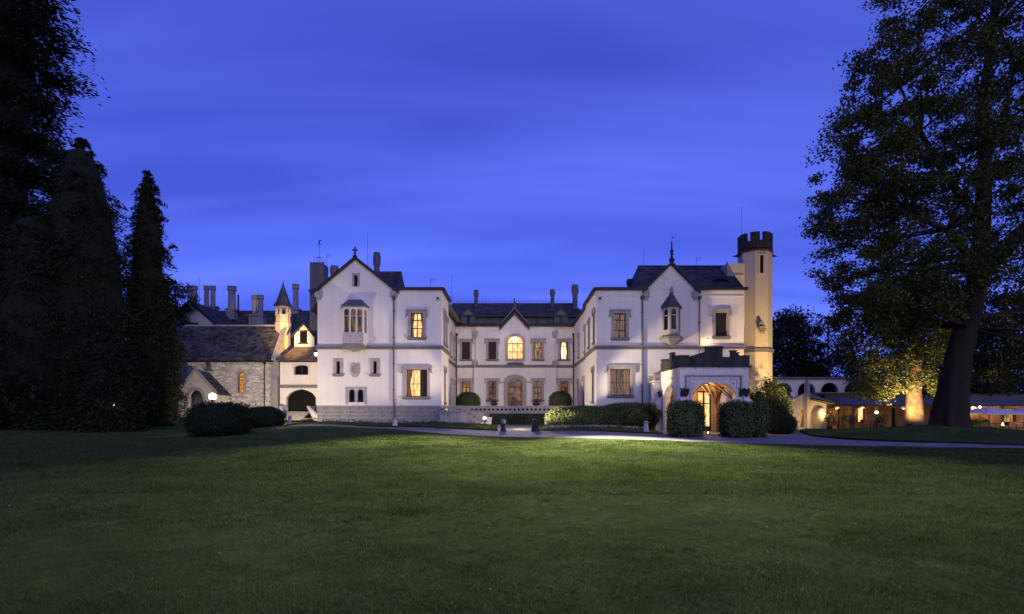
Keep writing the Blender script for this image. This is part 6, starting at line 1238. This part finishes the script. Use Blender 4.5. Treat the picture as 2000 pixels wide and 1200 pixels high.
for a_ in arc: ring_trim(G, a_, .16, -.05, .06).build('arch_moulding', 'stucco_cool', ar)
rw = thing('brick_parapet', (U(1640, 66), 66, .2), 'dark brick garden wall in front of the arcade', 'wall'); m_ = MB(); m_.box(U(1590, 66), U(1790, 66), 66, 66.4, -.2, ZP(768, 66)); m_.build('wall', 'brick', rw); m_ = MB(); m_.box(U(1590, 66) - .1, U(1790, 66) + .1, 65.9, 66.5, ZP(768, 66) + .002, ZP(766.5, 66)); m_.build('coping', 'string_stone', rw)
for cx_, lab in ((1932, 'white market parasol nearest the great trunk on the cafe terrace'), (2010, 'white market parasol farther along the cafe terrace')):
    D_ = 46.0; x = U(cx_, D_); z0 = H(x, D_); t = thing('parasol', (x, D_, z0), lab, 'parasol'); zr, zq = ZP(807, D_), ZP(795, D_); w_ = 1.66; m_ = MB(); c8 = [(x + w_ * a_, D_ + w_ * b_, zr) for a_, b_ in ((-1, -1), (0, -1.04), (1, -1), (1.04, 0), (1, 1), (0, 1.04), (-1, 1), (-1.04, 0))]; m_.add(c8 + [(x, D_, zq)] + [(p[0], p[1], p[2] - .14) for p in c8], [(i, (i + 1) % 8, 8) for i in range(8)] + [(i, i + 9, (i + 1) % 8 + 9, (i + 1) % 8) for i in range(8)]); m_.build('canopy', 'white_fabric', t); m_ = MB(); m_.tube((x, D_, z0 - .1), (x, D_, zq + .15), .035, .03, 8); m_.build('pole', 'iron', t); m_ = MB(); m_.lathe((x, D_, z0 - .03), [(.35, 0), (.35, .08), (.06, .12)], 12); m_.build('base', 'iron', t)
    m_ = MB()
    for p in c8[::2]: m_.tube((x, D_, zq - .08), (p[0], p[1], zr - .02), .015, .012, 4)
    m_.build('ribs', 'wood_dark', t)
def cafe_table(px, D, lab, tri):
    x = U(px, D); z0 = H(x, D); t = thing('cafe_table', (x, D, z0), lab, 'table'); m_ = MB(); m_.box(x - .4, x + .4, D - .4, D + .4, z0 + .71, z0 + .75); m_.build('tabletop', 'white_fabric' if tri else 'wood_dark', t); m_ = MB(); m_.tube((x, D, z0), (x, D, z0 + .71), .035, .035, 6); m_.lathe((x, D, z0 - .01), [(.25, 0), (.25, .03), (.05, .05)], 10); m_.build('pedestal', 'iron', t)
def cafe_chair(px, D, rot, lab, grp='chairs on the cafe terrace'):
    x = U(px, D); z0 = H(x, D); t = thing('cafe_chair', (x, D, z0), lab, 'chair', grp); ca, sa = math.cos(rot), math.sin(rot)
    def q(a, b_, z): return (x + ca * a - sa * b_, D + sa * a + ca * b_, z0 + z)
    m_ = MB(); m_.prism([q(-.21, -.21, .43), q(.21, -.21, .43), q(.21, .21, .43), q(-.21, .21, .43)], (0, 0, .04)); m_.build('seat', 'wood_dark', t); m_ = MB(); m_.prism([q(-.21, .19, .60), q(.21, .19, .60), q(.21, .23, .60), q(-.21, .23, .60)], (0, 0, .3)); m_.build('backrest', 'wood_dark', t)
    for a in (-.19, .19):
        for b_ in (-.19, .205): m_ = MB(); m_.tube(q(a, b_, -.01), q(a, b_, .43 if b_ < 0 else .62), .018, .018, 5); m_.build('leg', 'wood_dark', t)
cafe_table(1945, 44.5, 'dark square cafe table under the parasol next to the great trunk', 0); cafe_table(1985, 44, 'pale square cafe table between the two parasols', 1); cafe_table(1700, 49, 'dark cafe table under the lean-to roof', 0); cafe_table(1910, 47.5, 'pale table beside the lit post at the pavilion corner', 1)
for px, D, r_, lab in ((1930, 44.4, 1.6, 'dark chair facing the table under the first parasol from the trunk side'), (1960, 44.6, -1.6, 'dark chair at the parasol table with its back to the second parasol'), (1972, 43.9, 1.5, 'dark chair at the pale table turned towards the far parasol'), (1998, 44.0, -1.5, 'dark chair at the pale table with its back to the far parasol'), (1688, 49, 1.57, 'dark chair under the lean-to roof left of the cafe table'), (1712, 49, -1.57, 'dark chair under the lean-to roof right of the cafe table')): cafe_chair(px, D, r_, lab)

for px, D_, lab, h_ in ((1618, 48.6, 'potted plant beside the lit niche of the ochre wall', .9), (1645, 49.2, 'bushy potted plant before the first pavilion doorway', 1.1), (1664, 49.0, 'low potted plant by the brick post of the pavilion', .7), (1724, 49.0, 'potted plant between the pavilion posts near the lamp post', .9), (1905, 46.5, 'low potted plant at the foot of the pavilion corner post', .6), (1922, 45.6, 'leafy potted plant beside the parasol table', .6)):
    x = U(px, D_); z0 = H(x, D_); t = thing('potted_plant', (x, D_, z0), lab, 'potted plant'); m_ = MB(); m_.lathe((x, D_, z0 - .02), [(.16, 0), (.22, .36), (.25, .38), (.25, .42), (.2, .42)], 10); m_.build('pot', 'brick', t); m_ = MB(); m_.tube((x, D_, z0 + .3), (x, D_, z0 + .5 + h_ * .4), .03, .02, 5); m_.build('stem', 'bark', t)
    P = rng.normal(size=(420, 3)) * [.2, .2, h_ * .28] + [x, D_, z0 + .5 + h_ * .5]; tag(np_mesh('foliage', *quads(P, .12), 'leaf_hedge', t), kind='stuff')
# ------------------------------------------------------------------ lamps and their light
WARM = (1.0, .62, .26)
def point(parent, loc, energy, col=WARM, r_=.12):
    d = bpy.data.lights.new('lamp_light', 'POINT'); d.energy = energy; d.color = col; d.shadow_soft_size = r_; o = bpy.data.objects.new('lamp_light', d); COL.objects.link(o); o.location = Vector(loc) - org(parent); o.parent = parent; return o
def spot(parent, loc, aim, energy, ang, col=WARM, blend=.6, r_=.15):
    d = bpy.data.lights.new('lamp_light', 'SPOT'); d.energy = energy; d.color = col; d.spot_size = math.radians(ang); d.spot_blend = blend; d.shadow_soft_size = r_; o = bpy.data.objects.new('lamp_light', d); COL.objects.link(o); o.location = Vector(loc) - org(parent); o.parent = parent; o.rotation_euler = (Vector(aim) - Vector(loc)).to_track_quat('-Z', 'Y').to_euler(); return o
def globe(px, py, D, label, energy, r_=.16, ground=True, mat='lamp_glow'):
    x, z = U(px, D), ZP(py, D); z0 = H(x, D); t = thing('globe_lamp', (x, D, z0), label, 'lamp'); m_ = MB(); m_.ball((x, D, z), r_, 12, 8); m_.build('globe', mat, t, True); m_ = MB(); m_.tube((x, D, z0 - .1), (x, D, z - r_ * .9), .03, .025, 6); m_.lathe((x, D, z - r_ * 1.25), [(.03, 0), (r_ * .6, .06), (r_ * .6, .12)], 8); m_.build('post', 'iron', t)
    point(t, (x, D, z), energy, WARM, r_ * 1.02 + .02); return t
globe(415, 775, 36.2, 'glowing globe lamp shining over the top of the big dark bush', 300, .24)
globe(946.5, 817, 41.2, 'glowing globe lamp among plants at the foot of the left terrace stair', 60, .12)
globe(222, 791, 39.0, 'tiny lantern on a post in the shade under the cypresses', 6, .06, mat='lamp_small')
def wall_lamp(loc, aims, label, r_=.15, n=(0, -1, 0), pt=0, col=(1.0, .80, .52)):
    t = thing('wall_floodlight', loc, label, 'lamp'); x, y, z = loc; n = Vector(n); m_ = MB(); m_.ball((x, y, z), r_, 10, 8); m_.build('lens', 'lamp_glow', t, True); m_ = MB(); b0 = Vector(loc) - n * .34; m_.tube(b0, Vector(loc) - n * r_ * .8, .03, .03, 6); m_.lathe((x, y, z + r_ * .75), [(r_ * .9, 0), (r_ * .6, .08), (.05, .12)], 8); m_.build('bracket', 'fixture', t)
    for (aim, e, ang) in aims: spot(t, Vector(loc) + n * (r_ + .05), aim, e, ang, col, .9, .12)
    if pt: point(t, Vector(loc), pt, WARM, r_ + .03)
    return t
wall_lamp((wx(1379), DF - .36, wz(668)), [], 'glaring floodlight on the wall above the porch battlements', .17, pt=160)
wall_lamp((cgx, DB - .68, czp(664)), [((1.0, 31, 0), 20000, 42)], 'glaring floodlight over the arched window of the court front', .30, pt=150)
wall_lamp((xl0 - .27, DF + .45, ZP(692, 44)), [((btx + .3, bty, 10.5), 58000, 17), ((-20.5, 58, 8.2), 1300, 46)], 'warm floodlight at the side of the left wing aimed at the bell turret', .15, (-1, 0, 0), pt=60, col=(1.0, .58, .20))
def flood(loc, aim, energy, ang, label, col=(1.0, .80, .58), r_=.2):
    loc = (loc[0], loc[1], max(loc[2], H(loc[0], loc[1]) + .3)); t = thing('ground_floodlight', loc, label, 'lamp'); x, y, z = loc; d = (Vector(aim) - Vector(loc)).normalized(); m_ = MB(); m_.tube((x, y, H(x, y) - .1), (x, y, z), .02, .02, 6); m_.build('spike', 'iron', t); s_ = d.cross(Vector((0, 0, 1))).normalized(); u_ = s_.cross(d); c = Vector(loc); P = [c + s_ * a + u_ * b_ for a, b_ in ((-.16, -.1), (.16, -.1), (.16, .1), (-.16, .1))]; m_ = MB(); m_.prism([p - d * .12 for p in P], d * .12); m_.build('housing', 'fixture', t); spot(t, c + d * .03, aim, energy, ang, col, .5, r_); return t
COOL = (.93, .72, .44)
t = flood((1.62, 39.5, .85), (-14.5, 43.6, 7.5), 7000, 32, 'small black floodlight behind the stone lion aimed across at the left wing', COOL)
spot(t, (1.62, 39.53, .9), (-9, 43.6, 4.5), 1000, 120, COOL, 1.0, .2)
t = flood((-.78, 39.5, .85), (17.5, 43.6, 7.0), 14000, 34, 'small black floodlight behind the rounded stone post aimed across at the right wing', COOL)
spot(t, (-.78, 39.53, .9), (9.5, 43.6, 4.5), 1300, 120, COOL, 1.0, .2)
t = flood((.3, 45.5, TZ + .5), (.3, 62, 5), 3200, 120, 'unseen floodlight added on the terrace to light the court front', COOL)  # unseen flood added to brighten the back of the court
flood((3.4, 45.3, TZ + .35), (-6, 49, 5.2), 3800, 95, 'unseen floodlight added on the terrace behind the hedge to light the left court wall', COOL); flood((-2.9, 45.3, TZ + .35), (6.6, 49, 5.2), 3800, 95, 'unseen floodlight added on the terrace behind the stair to light the right court wall', COOL)  # both unseen, added to lift the dark side walls of the court
flood((-17.9, 36.9, .8), (-13.5, 43.6, 5.0), 3000, 80, 'unseen floodlight added behind the big dark bush to light the left wing', COOL)  # unseen flood added to lift the far end of the wing
flood((22.3, 38.8, .5), (tx - .2, DT, 7.0), 7600, 75, 'ground floodlight on the island edge aimed at the tower and shrubs', (1.0, .66, .24))
flood((U(545, 46.5), 46.0, .75), (U(455, 60), 60, 3.5), 8500, 110, 'unseen floodlight added behind the low dome bush to light the chapel', COOL)  # unseen flood added to brighten the chapel front
flood((U(1772, 38.8), 38.6, .45), (U(1786, 41), 41, 5.5), 5500, 110, 'small black uplight at the foot of the pale tree trunk', WARM)
for (x, y, z, aim, en, lab) in ((xr1 + .25, DF - .3, 10.7, (5.5, 26, 0), 150000, 'unseen wall floodlight added under the eaves of the right wing corner to light the lawn'), (xl1 - .25, DF - .3, 10.7, (-4.0, 26, 0), 70000, 'unseen wall floodlight added under the eaves of the left wing corner to light the lawn')):
    t = thing('added_lawn_flood', (x, y, z), lab, 'lamp'); m_ = MB(); m_.box(x - .1, x + .1, y - .04, y + .12, z - .06, z + .08); m_.tube((x, y + .1, z), (x, y + .32, z + .02), .03, .03, 6); m_.build('housing', 'fixture', t); spot(t, (x, y - .08, z), aim, en, 50, (1.0, .86, .60), 1.0, .12)  # unseen fixtures, added to brighten the lawn
# porch lantern
pl_ = thing('porch_lantern', (cxm, cym, 3.0), 'small ceiling lantern under the vault of the entrance porch', 'lantern'); cxm, cym = (px0 + px1) / 2, (DP + DPB) / 2
pl_.location = (cxm, cym, 3.0); ORG[pl_.name] = Vector((cxm, cym, 3.0)); m_ = MB(); m_.lathe((cxm, cym, 3.72), [(.08, 0), (.14, .03), (.14, .1), (.02, .14)], 8); m_.build('lantern_glass', 'lamp_small', pl_); m_ = MB(); m_.tube((cxm, cym, 3.84), (cxm, cym, pz - .76), .015, .015, 5); m_.build('chain', 'iron', pl_); point(pl_, (cxm, cym, 3.5), 330, WARM, .15)
fl_ = thing('floor_lantern', (qx(1387), 37.4, .17), 'small floor lantern standing just inside the porch arch', 'lantern'); x, y = qx(1387), 37.4; m_ = MB(); m_.box(x - .1, x + .1, y - .1, y + .1, .165, .2); m_.box(x - .1, x + .1, y - .1, y + .1, .52, .55); m_.lathe((x, y, .55), [(.12, 0), (.04, .1), (.02, .16)], 8)
for a in (-.09, .09):
    for b_ in (-.09, .09): m_.box(x + a - .012, x + a + .012, y + b_ - .012, y + b_ + .012, .2, .52)
m_.build('frame', 'iron', fl_); m_ = MB(); m_.tube((x, y, .2), (x, y, .34), .04, .04, 8); m_.build('candle', 'lamp_small', fl_)
for px, D_, e in ((1640, 50.9, 45), (1690, 50.9, 55), (1760, 51.0, 20), (1905, 50.8, 180), (1960, 50.2, 300), (2040, 50.2, 200)): point(cf, (U(px, D_), D_, 1.9), e, WARM, .15)
point(ew, (ex_(1601), 48.9, 1.6), 110, WARM, .15); point(ew, (ex_(1560), 48.5, 1.0), 60, WARM, .15)
globe(1914, 795.5, 47.0, 'small glowing globe lamp above the first parasol', 25, .10); globe(1893, 826, 45.5, 'glowing globe lamp on the ground beside the great trunk', 90, .11); globe(1960, 829, 47.5, 'bright glowing globe lamp low behind the parasol tables', 120, .14)
globe(1712, 806, 49.0, 'glowing globe lamp on a post before the lean-to roof', 25, .13)

# ------------------------------------------------------------------ mown grass near the camera, petals
def tufts(n, per, y0, y1, hgt):
    y = y0 * (y1 / y0) ** rng.random(n); x = rng.uniform(-1.02, 1.02, n) * y; c = np.sin(x * .55 + 1.2 * np.sin(y * .31)) * np.sin(y * .5 + x * .2); nr = np.array(NEAR); ok = (rng.random(n) < (.45 + .5 * c) * np.clip((y - 3.5) / 12, .05, 1)) & (y < np.interp(x, nr[:, 0], nr[:, 1]) - .4); x, y = x[ok], y[ok]; n = len(x); s_ = rng.uniform(.05, .16, (n, 1)) * (1 + y[:, None] * .03)
    x = (x[:, None] + rng.normal(size=(n, per)) * s_ * 1.5).ravel(); y = (y[:, None] + rng.normal(size=(n, per)) * s_).ravel(); n = len(x); z = Hn(x, y); a = rng.uniform(0, 2 * PI, n); h_ = hgt * rng.uniform(.5, 1.4, n) * np.clip(.35 + y * .04, .4, 1); w_ = .004 + y * .0005; ln = rng.normal(size=(n, 2)) * .6 * h_[:, None]
    return np.stack([np.stack([x - np.cos(a) * w_, y - np.sin(a) * w_, z - .005], 1), np.stack([x + np.cos(a) * w_, y + np.sin(a) * w_, z - .005], 1), np.stack([x + ln[:, 0], y + ln[:, 1], z + h_], 1)], 1).reshape(-1, 3), np.arange(3 * n).reshape(n, 3)
def blades(n, y0, y1, hgt, wid, pw=1.0):
    y = (y0 ** (1 - pw) + (y1 ** (1 - pw) - y0 ** (1 - pw)) * rng.random(n)) ** (1 / (1 - pw)) if pw != 1 else y0 * (y1 / y0) ** rng.random(n)
    x = rng.uniform(-1.02, 1.02, n) * y; ok = x > -99
    c = np.sin(x * 2.1 + 1.7 * np.sin(y * 1.3)) * np.sin(y * 1.9 + x * .7) + .5 * np.sin(x * 5.3 + y * 3.1); ok = rng.random(n) < .74 + .10 * c
    nr = np.array(NEAR); lim = np.interp(x, nr[:, 0], nr[:, 1]); ok &= y < lim - .15
    x, y = x[ok], y[ok]; n = len(x); z = Hn(x, y); a = rng.uniform(0, 2 * PI, n); h_ = hgt * rng.uniform(.5, 1.3, n); w_ = wid * rng.uniform(.7, 1.3, n); ln = rng.normal(size=(n, 2)) * .5 * h_[:, None]
    b0 = np.stack([x - np.cos(a) * w_, y - np.sin(a) * w_, z - .005], 1); b1 = np.stack([x + np.cos(a) * w_, y + np.sin(a) * w_, z - .005], 1); tp = np.stack([x + ln[:, 0], y + ln[:, 1], z + h_], 1)
    v = np.stack([b0, b1, tp], 1).reshape(-1, 3); return v, np.arange(3 * n).reshape(n, 3)
g_ = np_mesh('grass', *join(blades(430000, 3.6, 13, .028, .0032), blades(240000, 11, 36, .05, .0095), tufts(13000, 30, 4.5, 34, .085)), 'grass_blade'); tag(g_, 'short mown grass blades covering the lawn', 'grass', kind='stuff')
n = 45; x = rng.uniform(-1, 1, n); y = rng.uniform(4.5, 22, n); x *= y; P = np.column_stack([x, y, Hn(x, y) + .045]); p_ = np_mesh('fallen_petals', *quads(P, .022, np.tile([0, 0, 1.], (n, 1)), .3, .8), 'petal'); tag(p_, 'tiny pale petals scattered on the lawn', 'petals', kind='stuff')
